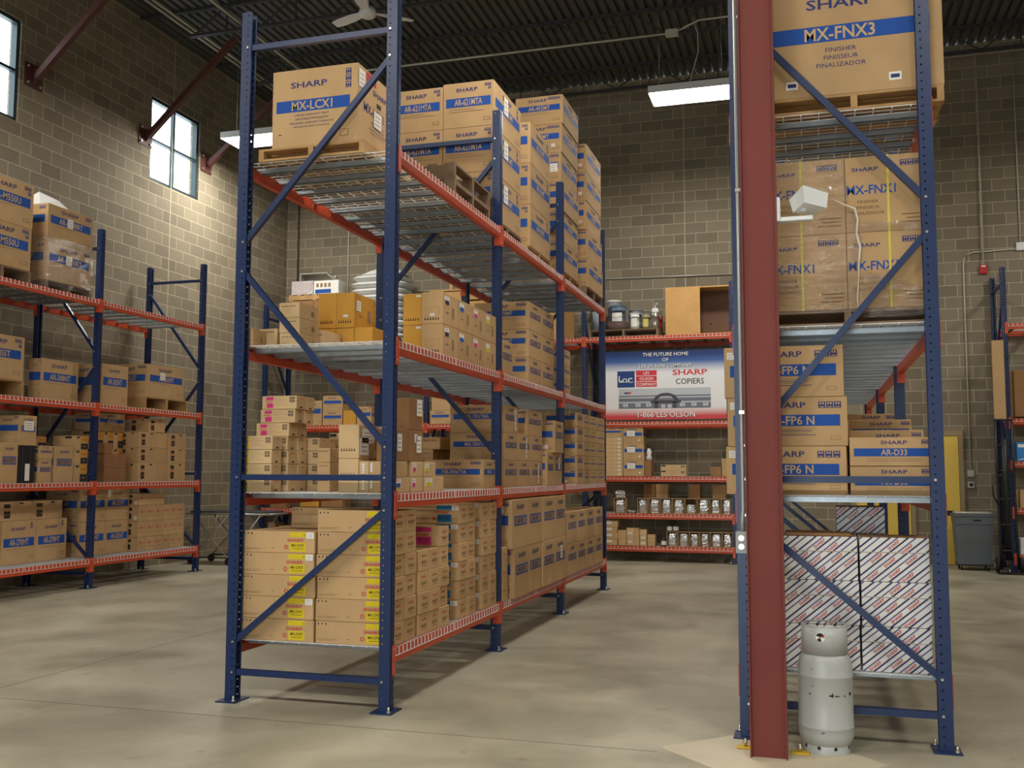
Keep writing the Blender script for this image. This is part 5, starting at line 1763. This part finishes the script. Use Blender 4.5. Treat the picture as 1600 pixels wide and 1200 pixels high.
# maple cabinet lying open
o = bpy.data.objects.new('open_cabinet', None); COL.objects.link(o); o.location = (.82, 11.56, B5)
m = MB(); m.bbox(-.59, .02, 0, .022, 0, .86, cream, .003); m.build('front_panel', o)
m = MB(); m.box(-.59, .525, .023, .60, .838, .86, cream); m.build('top_panel', o)
m = MB(); m.box(-.568, .525, .024, .60, 0, .022, cream); m.build('bottom_panel', o)
m = MB(); m.box(-.59, -.57, .024, .60, .0225, .837, cream); m.build('side_panel', o)
m = MB(); m.box(-.569, .525, .42, .436, .0225, .837, particle)
for x in (.16, .5):
    m.tube([(x, .42, .24), (x, .417, .24)], .02, dark_m, 10)
m.build('back_panel', o)
tag(o, 'maple cabinet carcass standing open on top of the back wall rack', 'cabinet')
# shelf under the banner
GBK = 'cartons under the banner'
for i in range(10):
    box(-.865, -.545, YF_, YF_ + .45, B3 + i*.0685, B3 + i*.0685 + .068, 'plain', 'flat brown carton with white sticker, %s in the pile of ten under the banner' % (['lowest', 'second up', 'third up', 'fourth up', 'fifth up', 'sixth up', 'seventh up', 'eighth up', 'ninth up', 'topmost'][i]), 'flat cartons under the banner', cardpale, st=[('F', .74, .3, .045, .035)])
box(-.865, -.545, YF_, YF_ + .45, B3 + .686, 2.355, 'bandend', 'brown carton with blue band lying on the flat carton pile', GBK, {'model': ''})
for i in range(3):
    box(-.535, -.165 - .005*i, YF_, YF_ + .4, B3 + i*.287, B3 + i*.287 + .2865, 'band', 'brown carton with big white sticker, %s of three under the banner' % ['lowest', 'middle', 'topmost'][i], GBK, {'model': '', 'ic': 0}, st=[('F', .2, .45, .14, .1), ('F', .75, .15, .035, .03)])
box(-.155, -.04, YF_, YF_ + .3, B3, 1.77, 'plain', 'narrow brown carton beside the three stickered ones', GBK, carddark)
m = MB(); m.lathe([(0, 0), (.045, .005), (.055, .05), (.035, .09), (.05, .14), (.03, .2), (0, .215)], whitepaint, 10)
tag(m.build('foam_bag', None, (-.09, YF_ + .1, 1.7705)), 'small white crumpled bag on the narrow carton under the banner', 'bag')
for i in range(2):
    box(.13, .57, YF_, YF_ + .2, B3 + i*.1, B3 + i*.1 + .0995, 'toner', 'yellowish toner carton, %s of two alone in the middle under the banner' % ['lower', 'upper'][i], GBK, 'k')
box(.99, 1.17, YF_, YF_ + .3, B3, 1.66, 'plain', 'small brown carton at the right end under the banner', GBK, carddark)
box(1.18, 1.335, YF_, YF_ + .3, B3, 1.80, 'plain', 'brown carton in the right corner under the banner', GBK, card)
# open cartons with foil bags
def open_carton(x0, x1, z0, h_, d, label, bag=True, grp='open cartons with foil bags', fullness=.9, bl=None):
    w = x1 - x0; t = .006
    o = bpy.data.objects.new('open_carton', None); COL.objects.link(o); o.location = ((x0 + x1)/2, YF_ + .02, z0)
    m = MB()
    m.box(-w/2, -w/2 + t, 0, d, 0, h_, card); m.box(w/2 - t, w/2, 0, d, 0, h_, card)
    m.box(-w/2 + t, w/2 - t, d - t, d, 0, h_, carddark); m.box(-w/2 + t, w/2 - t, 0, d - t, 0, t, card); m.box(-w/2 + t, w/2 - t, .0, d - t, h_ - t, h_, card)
    m.build('carton_body', o)
    tag(o, label, 'box', grp)
    if bag:
        foil_bag((x0 + x1)/2, YF_ + .03, z0 + t + .001, (w - 2*t)*.94, (h_ - 2*t)*fullness, .12, bl)
def foil_bag(x, y, z, w, h_, d, label):
    m = MB(); rnd = random.Random(label)
    n, k = 9, 10
    vs = []
    for i in range(n + 1):
        t_ = i/n
        ww = w/2*(.93 + .07*math.sin(math.pi*min(1, t_*1.15)))
        dd = d/2*(.55 + .4*math.sin(math.pi*(.1 + .8*t_)))
        for j in range(k):
            a = 2*math.pi*j/k
            vs.append((ww*math.copysign(abs(math.cos(a))**.4, math.cos(a))*(1 - .04*rnd.random()), d/2 + dd*math.copysign(abs(math.sin(a))**.5, math.sin(a))*(1 + .12*rnd.uniform(-1, 1)), h_*t_ + (rnd.uniform(-.006, .006) if 0 < i < n else 0)))
    fs = [(i*k + j, i*k + (j + 1) % k, (i + 1)*k + (j + 1) % k, (i + 1)*k + j) for i in range(n) for j in range(k)]
    fs += [tuple(reversed(range(k))), tuple(n*k + j for j in range(k))]
    m.add(vs, fs, silver)
    tag(m.build('foil_bag', None, (x, y, z)), label, 'foil bag', 'silver foil bags')
XS = [(-.29, -.11), (-.09, .105), (.12, .315), (.325, .525), (.54, .74), (.76, .955), (.97, 1.155), (1.165, 1.34)]
for k, (a, b) in enumerate(XS):
    open_carton(a, b, B2, .262, .3, 'open dark carton, %s in the row of eight, fourth shelf down, back rack' % NTH[k], True, fullness=.92 if k != 4 else .6, bl='silver foil bag in the %s open carton of the row of eight, back rack' % NTH[k])
open_carton(-.71, -.50, B2, .26, .3, 'open dark carton standing alone at left, fourth shelf down, back rack', True, bl='silver foil bag inside the lone open carton at left, back rack')
foil_bag(-.60, YF_ + .03, B2 + .262, .2, .13, .2, 'silver foil bag slumped on top of the lone open carton')
foil_bag(-.40, YF_ + .02, B2 + .001, .17, .05, .16, 'flat silver foil bag lying between the open cartons')
for k, (a, b) in enumerate(((-.225, -.025), (-.01, .2), (.57, .77), (.985, 1.2))):
    box(a, b, YF_ + .36, YF_ + .62, B2, 1.345, 'plain', 'tall plain carton behind the open ones, %s of four, back wall rack' % NTH[k], 'plain cartons behind the open ones', carddark if k % 2 == 0 else card)
# bottom shelf
GLO = 'small cartons on the bottom shelf of the back wall rack'
for i in range(4):
    box(-.87, -.65 + .012*(i % 2), YF_, YF_ + .3, B1 + i*.1065, B1 + i*.1065 + .106, 'plain', 'small brown carton with white sticker, %s of four at left, bottom of back rack' % ['lowest', 'second up', 'third up', 'topmost'][i], GLO, card, st=[('F', .14, .45, .09, .045)])
for k, (a, b, n, h_, c, s_) in enumerate(((-.635, -.495, 2, .132, card, 0), (-.49, -.352, 2, .152, cardpale, 1), (-.347, -.262, 2, .152, card, 0), (-.255, -.135, 3, .094, cardpale, 1), (-.115, .015, 3, .066, card, 0))):
    for i in range(n):
        box(a, b, YF_ + .02*(k % 2), YF_ + .25, B1 + i*h_, B1 + (i + 1)*h_ - .0005, 'plain', 'little yellowish carton, %s in pile %s of five, bottom of back rack' % (ORD[i], ['one', 'two', 'three', 'four', 'five'][k]), GLO, c, st=[('F', .2, .3, .07, .035)] if s_ and i < 2 else [])
def bottle(x, y, z, label):
    o = bpy.data.objects.new('toner_bottle', None); COL.objects.link(o); o.location = (x, y, z)
    m = MB(); m.lathe([(0, 0), (.045, 0), (.047, .11), (.03, .145), (.02, .15), (.02, .165), (0, .165)], dark_m, 16); m.build('body', o)
    m = MB(); m.lathe([(.0478, .02), (.0478, .09)], white, 16); m.build('label', o)
    m = MB(); m.lathe([(.024, .165), (.024, .185), (0, .186)], dark_m, 14); m.build('cap', o)
    tag(o, label, 'bottle', 'black bottles')
bottle(.16, YF_ + .08, B1, 'black bottle with white label standing on the shelf beside the open cartons')
for k, (a, b) in enumerate(((.22, .405), (.415, .605), (.615, .775), (.785, .955), (.97, 1.16), (1.17, 1.34))):
    open_carton(a, b, B1, .25, .3, 'open dark carton, %s in the row of six on the bottom shelf, back rack' % NTH[k], True, fullness=.88, bl='silver foil bag in the %s open carton of the bottom row of six' % NTH[k])
bottle(.26, YF_ + .1, B1 + .251, 'black bottle with white label, left of the pair atop the open cartons')
bottle(.37, YF_ + .1, B1 + .251, 'black bottle with white label, right of the pair atop the open cartons')

# parts of the back wall rack seen through the nearest rack
GBM = 'small cartons on the back rack seen through the nearest rack'
for (a, b, z0, z1_, sty, ar, lab) in ((-6.84, -6.46, B4, 2.94, 'band', {'model': '', 'ic': 0}, 'yellowish carton with blue band and yellow tape, left on back rack'),
                                   (-6.44, -6.02, B4, 2.735, 'band', {'model': '', 'ic': 0}, 'carton with blue band, lower of two, back rack behind nearest rack'),
                                   (-6.44, -6.02, 2.7355, 3.03, 'band', {'model': '', 'ic': 0}, 'carton with blue band, upper of two, back rack behind nearest rack'),
                                   (-6.0, -5.73, B4, 2.74, 'plain', cardgold, 'small plain carton right of the banded pair, back rack'),
                                   (-5.71, -5.41, B4, 2.81, 'bandend', {'model': ''}, 'small carton with outline band right of the plain one, back rack'),
                                   (-4.62, -4.53, B4, 2.74, 'plain', cardgold, 'narrow golden carton seen between the sheeted cartons and wide ones'),
                                   (-4.50, -4.34, B4, 2.70, 'plain', cardgold, 'small golden carton beside the narrow golden one, back rack'),
                                   (-4.20, -3.80, B4, 2.71, 'band', {'model': '', 'ic': 0}, 'carton with blue band, lower, seen over the wide banded boxes'),
                                   (-4.17, -3.80, 2.7105, 2.975, 'plain', card, 'plain carton with white sticker, upper, seen over the wide banded boxes'),
                                   (-3.6, -3.2, B4, 2.9, 'plain', card, 'plain carton on the back rack right of the stickered one')):
    box(a, b, YF_, YF_ + .35, z0, z1_, sty, lab, GBM, ar)
for k, (a, b, z1_) in enumerate(((-7.55, -7.2, 1.3), (-6.9, -6.5, 1.12), (-6.45, -6.0, 1.2))):
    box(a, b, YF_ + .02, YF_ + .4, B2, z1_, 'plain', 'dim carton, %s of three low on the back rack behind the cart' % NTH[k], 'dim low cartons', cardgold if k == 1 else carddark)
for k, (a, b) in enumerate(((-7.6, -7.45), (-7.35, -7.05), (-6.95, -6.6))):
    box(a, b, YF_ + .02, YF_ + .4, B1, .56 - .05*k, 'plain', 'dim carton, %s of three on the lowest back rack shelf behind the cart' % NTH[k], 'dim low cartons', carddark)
# top left: paper on a pallet above big cartons
for k, (a, b) in enumerate(((-7.25, -6.70), (-6.69, -6.14))):
    for i in range(2):
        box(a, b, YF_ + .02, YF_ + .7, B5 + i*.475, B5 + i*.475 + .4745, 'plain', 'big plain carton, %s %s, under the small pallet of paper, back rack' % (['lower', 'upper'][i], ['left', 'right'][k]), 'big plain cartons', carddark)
pallet(-7.24, -6.13, YF_ + .02, YF_ + .72, B5 + .951, 5.055, 'small pallet under two white paper cartons, top left of back rack', wood, 'y')
box(-7.19, -6.715, YF_ + .03, YF_ + .35, 5.056, 5.33, 'paper', 'striped white paper carton, left of two on the small pallet', GP, name='paper_carton')
def bluewhite(mb, w, d, h, a):
    mb.bbox(-w/2, w/2, -d/2, d/2, 0, h, white, .003)
    fr = frame_of('F', w, d, h)
    quad(mb, fr, .06, .04, .7, .34, blue, 1)
    for k in range(4):
        quad(mb, fr, .1 + .16*k, .5, .2 + .16*k, .8, fade, 1)
STY['bluewhite'] = bluewhite
box(-6.70, -6.16, YF_ + .03, YF_ + .35, 5.056, 5.32, 'bluewhite', 'white paper carton with blue block, right of two on the small pallet', GP, name='paper_carton')
m = MB(); m.box(-.3, .3, -.15, .15, .135, .155, greypipe); m.box(-.3, .36, .1, .15, 0, .135, greypipe); m.box(-.3, -.28, -.15, .1, 0, .135, greypipe)
m.add([(.3, -.15, .135), (.46, -.15, 0), (.46, .15, 0), (.3, .15, .135), (.29, -.15, .12), (.44, -.15, 0), (.44, .15, 0), (.29, .15, .12)], [(0, 1, 2, 3), (7, 6, 5, 4), (0, 4, 5, 1), (2, 6, 7, 3)], greypipe)
tag(m.build('metal_shelf_bracket', None, (-6.72, YF_ + .2, 5.3315)), 'grey sheet metal tray upside down on the white paper cartons', 'tray')
# pile of white bags
pallet(-6.02, -4.72, YF_, YF_ + .85, B5, 4.118, 'pallet under the pile of white sacks, back rack', wood, 'y')
bagm = mat('white_sack', (214, 214, 210), .45, bump=.5, bscale=9)
hb = .128
for i in range(10):
    m = MB(); rnd = random.Random(40 + i)
    w, d = .58 + rnd.uniform(-.05, .05), .38
    vs = []; n = 24; rings = [(0, .82), (.2, .93), (.5, 1.03), (.8, .93), (1, .8)]
    for t_, q_ in rings:
        for k in range(n):
            a = 2*math.pi*k/n
            ca, sa = math.cos(a), math.sin(a)
            sx_ = math.copysign(abs(ca)**.35, ca); sy_ = math.copysign(abs(sa)**.35, sa)
            vs.append((w*q_*sx_ + rnd.uniform(-.015, .015), d*q_*sy_ + rnd.uniform(-.01, .01), hb*t_*.985))
    fs = [(r_*n + k, r_*n + (k + 1) % n, (r_ + 1)*n + (k + 1) % n, (r_ + 1)*n + k) for r_ in range(4) for k in range(n)]
    fs += [tuple(reversed(range(n))), tuple(4*n + k for k in range(n))]
    m.add(vs, fs, bagm)
    tag(m.build('white_sack', None, (-5.38 + rnd.uniform(-.03, .03), YF_ + .43, 4.1185 + i*hb)), 'shiny white sack, %s in the tall pile on the back rack' % (['lowest', 'second up', 'third up', 'fourth up', 'fifth up', 'sixth up', 'seventh up', 'eighth up', 'ninth up', 'topmost'][i]), 'sack', 'white sacks')
m = MB(); rnd = random.Random(9); vs = []
for i in range(7):
    for j in range(7):
        vs.append((-.42 + .84*i/6, -.25 + .5*j/6, .012 + (rnd.uniform(.02, .16) if 0 < i < 6 and 0 < j < 6 else 0)))
m.add(vs, [(i*7 + j, (i + 1)*7 + j, (i + 1)*7 + j + 1, i*7 + j + 1) for i in range(6) for j in range(6)], bagm)
tag(m.build('crumpled_sheet', None, (-5.3, YF_ + .4, 4.1185 + 10*hb)), 'crumpled white plastic sheet on top of the sack pile', 'plastic sheet')
# wooden crate and panels right of the sacks
o = bpy.data.objects.new('wooden_crate', None); COL.objects.link(o); o.location = (-3.36, YF_ + .08, B5)
for k in range(5):
    m = MB(); m.box(-.85, .85, 0, .02, .02 + .2*k, .19 + .2*k, cream); m.build('front_slat', o)
m = MB(); m.box(-.9, .9, -.02, .62, 1.001, 1.03, cream); m.build('top_panel', o)
for x in (-.85, .81):
    m = MB(); m.box(x, x + .04, .0205, .06, 0, 1.0, cream); m.build('corner_post', o)
m = MB(); m.box(-.85, .85, .55, .57, 0, 1.0, particle); m.build('back_panel', o)
tag(o, 'pale wooden crate on top of the back rack right of the sacks', 'crate')
m = MB(); m.box(0, .06, 0, .06, 0, .45, cream); tag(m.build('wood_post', None, (-3.94, YF_ + .3, B5 + 1.031)), 'short pale wooden post standing on the crate', 'post')
m = MB(); m.box(0, .9, 0, .03, 0, .55, particle); tag(m.build('dark_wood_panel', None, (-3.8, YF_ + .45, B5 + 1.031)), 'dark brown wood panel standing on the crate', 'panel')
o = bpy.data.objects.new('upright_cabinet', None); COL.objects.link(o); o.location = (-1.75, YF_ + .1, B5)
m = MB(); m.bbox(-.28, 0, 0, .022, 0, .64, cream, .003); m.build('front_panel', o)
m = MB(); m.box(.001, .30, .05, .07, 0, .60, mat('oak_panel', (150, 108, 56), .5)); m.build('inner_panel', o)
m = MB(); m.box(-.28, .30, .0225, .5, .6405, .66, cream); m.build('top_panel', o)
tag(o, 'pale wooden cabinet panel seen past the third post, top of back rack', 'cabinet')

# ================================================================== far right rack contents
GFR = 'things on the far right rack'
box(5.80, 6.5, YF_, YF_ + .5, B4 + .001, 3.2, 'plain', 'large reddish-brown carton at the right photo edge, far right rack', GFR, carddark)
m = MB(); m.bbox(0, .5, 0, .3, 0, .30, mat('cobalt_box', (40, 130, 200), .5), .003)
m.box(.02, .12, -.002, 0, .22, .27, white)
m.add([(.0, -.002, .02), (.3, -.002, .1), (.5, -.002, .12), (.5, -.002, .1), (.3, -.002, .08), (.05, -.002, .02)], [(0, 5, 4, 1), (1, 4, 3, 2)], white)
m.add([(.14 + .05*math.cos(k*.785), -.0015, .15 + .04*math.sin(k*.785)) for k in range(8)], [tuple(reversed(range(8)))], redink)
tag(m.build('printed_box', None, (5.80, YF_, 1.7485)), 'bright blue printed box at the right photo edge', 'box', GFR)
box(5.82, 6.4, YF_, YF_ + .4, 1.0085, 1.3, 'plain', 'brown carton at the right photo edge below the blue box', GFR, card)
for i in range(2):
    m = MB(); m.bbox(0, .4, 0, .3, 0, .128, whitepaint, .004)
    tag(m.build('white_box', None, (5.80, YF_, .2785 + i*.129)), 'plain white box, %s of two, low at the right photo edge' % ['lower', 'upper'][i], 'box', GFR)
# tall brown sheet of cardboard leaning before the rack
m = MB(); m.box(-.085, .085, 0, .05, 0, 1.26, card)
o = tag(m.build('cardboard_tube', None, (5.56, 11.32, 2.42)), 'tall narrow brown carton strapped upright left of the far right rack', 'box')
# hand truck below it
o = bpy.data.objects.new('hand_truck', None); COL.objects.link(o); o.location = (5.60, 11.12, 0)
blk = mat('black_frame', (26, 26, 26), .45)
for x in (-.12, .12):
    m = MB(); m.tube([(x, .10, .06), (x, .16, .8), (x, .20, 1.6), (x, .20, 2.42)], .02, blk, 10); m.build('upright_tube', o)
    m = MB(); m.lathe([(0, -.03), (.05, -.035), (.1, -.025), (.12, -.02), (.125, 0), (.12, .02), (.1, .025), (.05, .035), (0, .03)], rubber, 20)
    m2 = MB(); rot = Matrix.Rotation(math.pi/2, 4, 'Y')
    m2.add([rot @ Vector(v) for v in m.v], m.f, rubber, True)
    wl = m2.build('wheel', o, (x*1.45, .16, .127))
    m3 = MB(); m3.tube([(-.036, 0, 0), (.036, 0, 0)], .045, greypipe, 14); m3.build('hub', wl)
for z in (.35, .75, 1.15, 1.6, 2.0, 2.4):
    m = MB(); m.tube([(-.12, .10 + .06*min(1, z/.8) + .04*max(0, min(1, (z - .8)/.8)), z), (.12, .10 + .06*min(1, z/.8) + .04*max(0, min(1, (z - .8)/.8)), z)], .014, blk, 8); m.build('cross_bar', o)
m = MB(); m.box(-.2, .2, -.14, .12, .012, .024, blk); m.build('toe_plate', o)
m = MB(); m.tube([(-.12, .14, 1.05), (-.2, .10, 1.2), (-.21, .06, 1.36), (-.15, .05, 1.4), (-.10, .06, 1.34)], .014, blk, 8); m.build('hoop_handle', o)
m = MB(); m.tube([(0, .17, .2), (0, .22, 1.4), (0, .22, 2.1)], .05, dark_m, 10); m.build('mast', o)
tag(o, 'tall black hand truck standing by the far right rack', 'hand truck')
# wheeled grey bin
o = bpy.data.objects.new('waste_bin', None); COL.objects.link(o); o.location = (5.15, 11.75, 0)
m = MB()
def ring(hw, hd, z):
    return [(-hw, -hd, z), (hw, -hd, z), (hw, hd, z), (-hw, hd, z)]
lv = [(.25, .2, .10), (.265, .215, .45), (.275, .225, .72), (.285, .235, .74), (.29, .24, .86), (.30, .25, .87), (.30, .25, .90), (.285, .235, .90), (.27, .22, .5), (.24, .19, .13)]
vs = [v for l in lv for v in ring(*l)]
fs = [(i*4 + k, i*4 + (k + 1) % 4, (i + 1)*4 + (k + 1) % 4, (i + 1)*4 + k) for i in range(len(lv) - 1) for k in range(4)] + [(3, 2, 1, 0), tuple(36 + k for k in range(4))]
m.add(vs, fs, greyplastic); m.build('bin_body', o)
m = MB(); m.box(-.02, .1, -.2415, -.236, .79, .815, dark_m); m.build('handle_slot', o)
m = MB(); m.bbox(-.26, .26, -.21, .21, .075, .099, dark_m, .006); m.build('dolly', o)
for x in (-.2, .2):
    for y in (-.16, .16):
        m = MB(); m.tube([(x - .012, y, .035), (x + .012, y, .035)], .034, rubber, 14); m.box(x - .018, x + .018, y - .012, y + .012, .05, .075, steel); m.build('caster', o)
m = MB(); m.bbox(-.27, .27, -.2, .2, .9005, .93, mat('clear_liner', (196, 192, 180), .3), .01); m.build('bag_liner', o)
tag(o, 'grey plastic waste bin on a wheeled dolly by the yellow door', 'waste bin')
# wall fittings
def conduit(pts, r_, mt, label, nm='wall_conduit'):
    m = MB(); m.tube(pts, r_, mt, 8)
    return tag(m.build(nm), label, 'conduit', 'wall conduits')
yw = YB - .02
conduit([(5.575, yw - .028, 9.05), (5.575, yw - .028, 5.14)], .013, pipewhite, 'pale conduit dropping straight down to the red alarm')
conduit([(6.095, yw, 5.38), (5.42, yw, 5.36), (5.33, yw, 5.33), (5.275, yw, 5.25), (5.262, yw, 5.15), (5.255, yw, 1.615)], .013, pipewhite, 'pale conduit bending from the white box down to the outlets')
conduit([(6.17, yw, 9.05), (6.17, yw, 5.5)], .013, pipewhite, 'pale conduit dropping to the white box at the right photo edge')
conduit([(4.9, yw - .065, 8.86), (13.9, yw - .065, 8.86)], .016, greypipe, 'thin conduit high along the dark back wall at right')
conduit([(-1.5, yw, 5.245), (1.9, yw, 5.20)], .016, greypipe, 'long grey conduit running level above the pails and cabinet')
conduit([(-7.6, yw - .004, 9.05), (-7.6, yw - .004, 4.2)], .022, mat('dark_pipe', (70, 58, 50), .6), 'dark vertical pipe near the far left corner')
conduit([(-6.44, yw, 9.05), (-6.44, yw, 4.2)], .015, pipewhite, 'pale vertical conduit behind the white sacks')
m = MB(); m.bbox(-.07, .07, -.05, 0, -.07, .07, whitepaint, .008); tag(m.build('junction_box', None, (6.17, YB, 5.42)), 'white square junction box at the right photo edge', 'junction box')
o = bpy.data.objects.new('fire_alarm', None); COL.objects.link(o); o.location = (5.575, YB, 5.06)
m = MB(); m.bbox(-.065, .065, -.05, 0, -.085, .075, mat('alarm_red', (188, 32, 36), .4), .012); m.build('body', o)
m = MB(); m.bbox(-.035, .035, -.07, -.0505, .025, .06, white, .006); m.build('strobe', o)
tag(o, 'red fire alarm with white strobe on the back wall', 'fire alarm')
for k, (z, lab) in enumerate(((1.55, 'grey square switch box under the conduit by the yellow door'), (1.36, 'grey round-faced outlet below the switch box by the door'))):
    o = bpy.data.objects.new('wall_outlet', None); COL.objects.link(o); o.location = (5.255, YB, z)
    m = MB(); m.bbox(-.055, .055, -.045, 0, -.06, .06, greypipe, .008); m.build('body', o)
    m = MB(); m.tube([(0, -.0455, 0), (0, -.05, 0)], .012 if k == 0 else .03, dark_m if k else steel, 12); m.build('socket', o)
    tag(o, lab, 'outlet', 'wall outlets')
# folding wheeled cart by the left wall rack
o = bpy.data.objects.new('folding_cart', None); COL.objects.link(o); o.location = (-6.62, 9.0, 0)
alu = mat('cart_tube', (170, 170, 162), .35, metal=.6)
m = MB(); m.bbox(-.86, .62, -.28, .28, .855, .895, mat('cart_pad', (60, 62, 64), .5), .012); m.build('pad', o)
m = MB()
for y in (-.3, .3):
    m.tube([(-.9, y, .85), (.66, y, .85)], .016, alu, 8)
for x in (-.9, .66):
    m.tube([(x, -.3, .85), (x, .3, .85)], .016, alu, 8)
m.build('top_frame', o)
for y in (-.3, .3):
    for a, b in ((-.78, -.1), (-.1, -.78), (-.05, .5), (.5, -.05)):
        m = MB(); m.tube([(a, y, .83), (b, y, .12)], .013, alu, 8); m.build('leg', o)
    m = MB(); m.tube([(-.80, y, .12), (-.08, y, .12)], .012, blk, 8); m.build('lower_rail', o)
m = MB(); m.tube([(-.28, -.32, .84), (-.3, -.38, .75), (-.3, -.38, .62)], .014, alu, 8); m.build('pull_handle', o)
for x in (-.8, -.08):
    for y in (-.3, .3):
        m = MB(); m.tube([(x, y - .02, .06), (x, y + .02, .06)], .06, rubber, 16); m.build('wheel', o)
tag(o, 'wheeled folding cart with dark pad between left rack and back rack', 'cart')
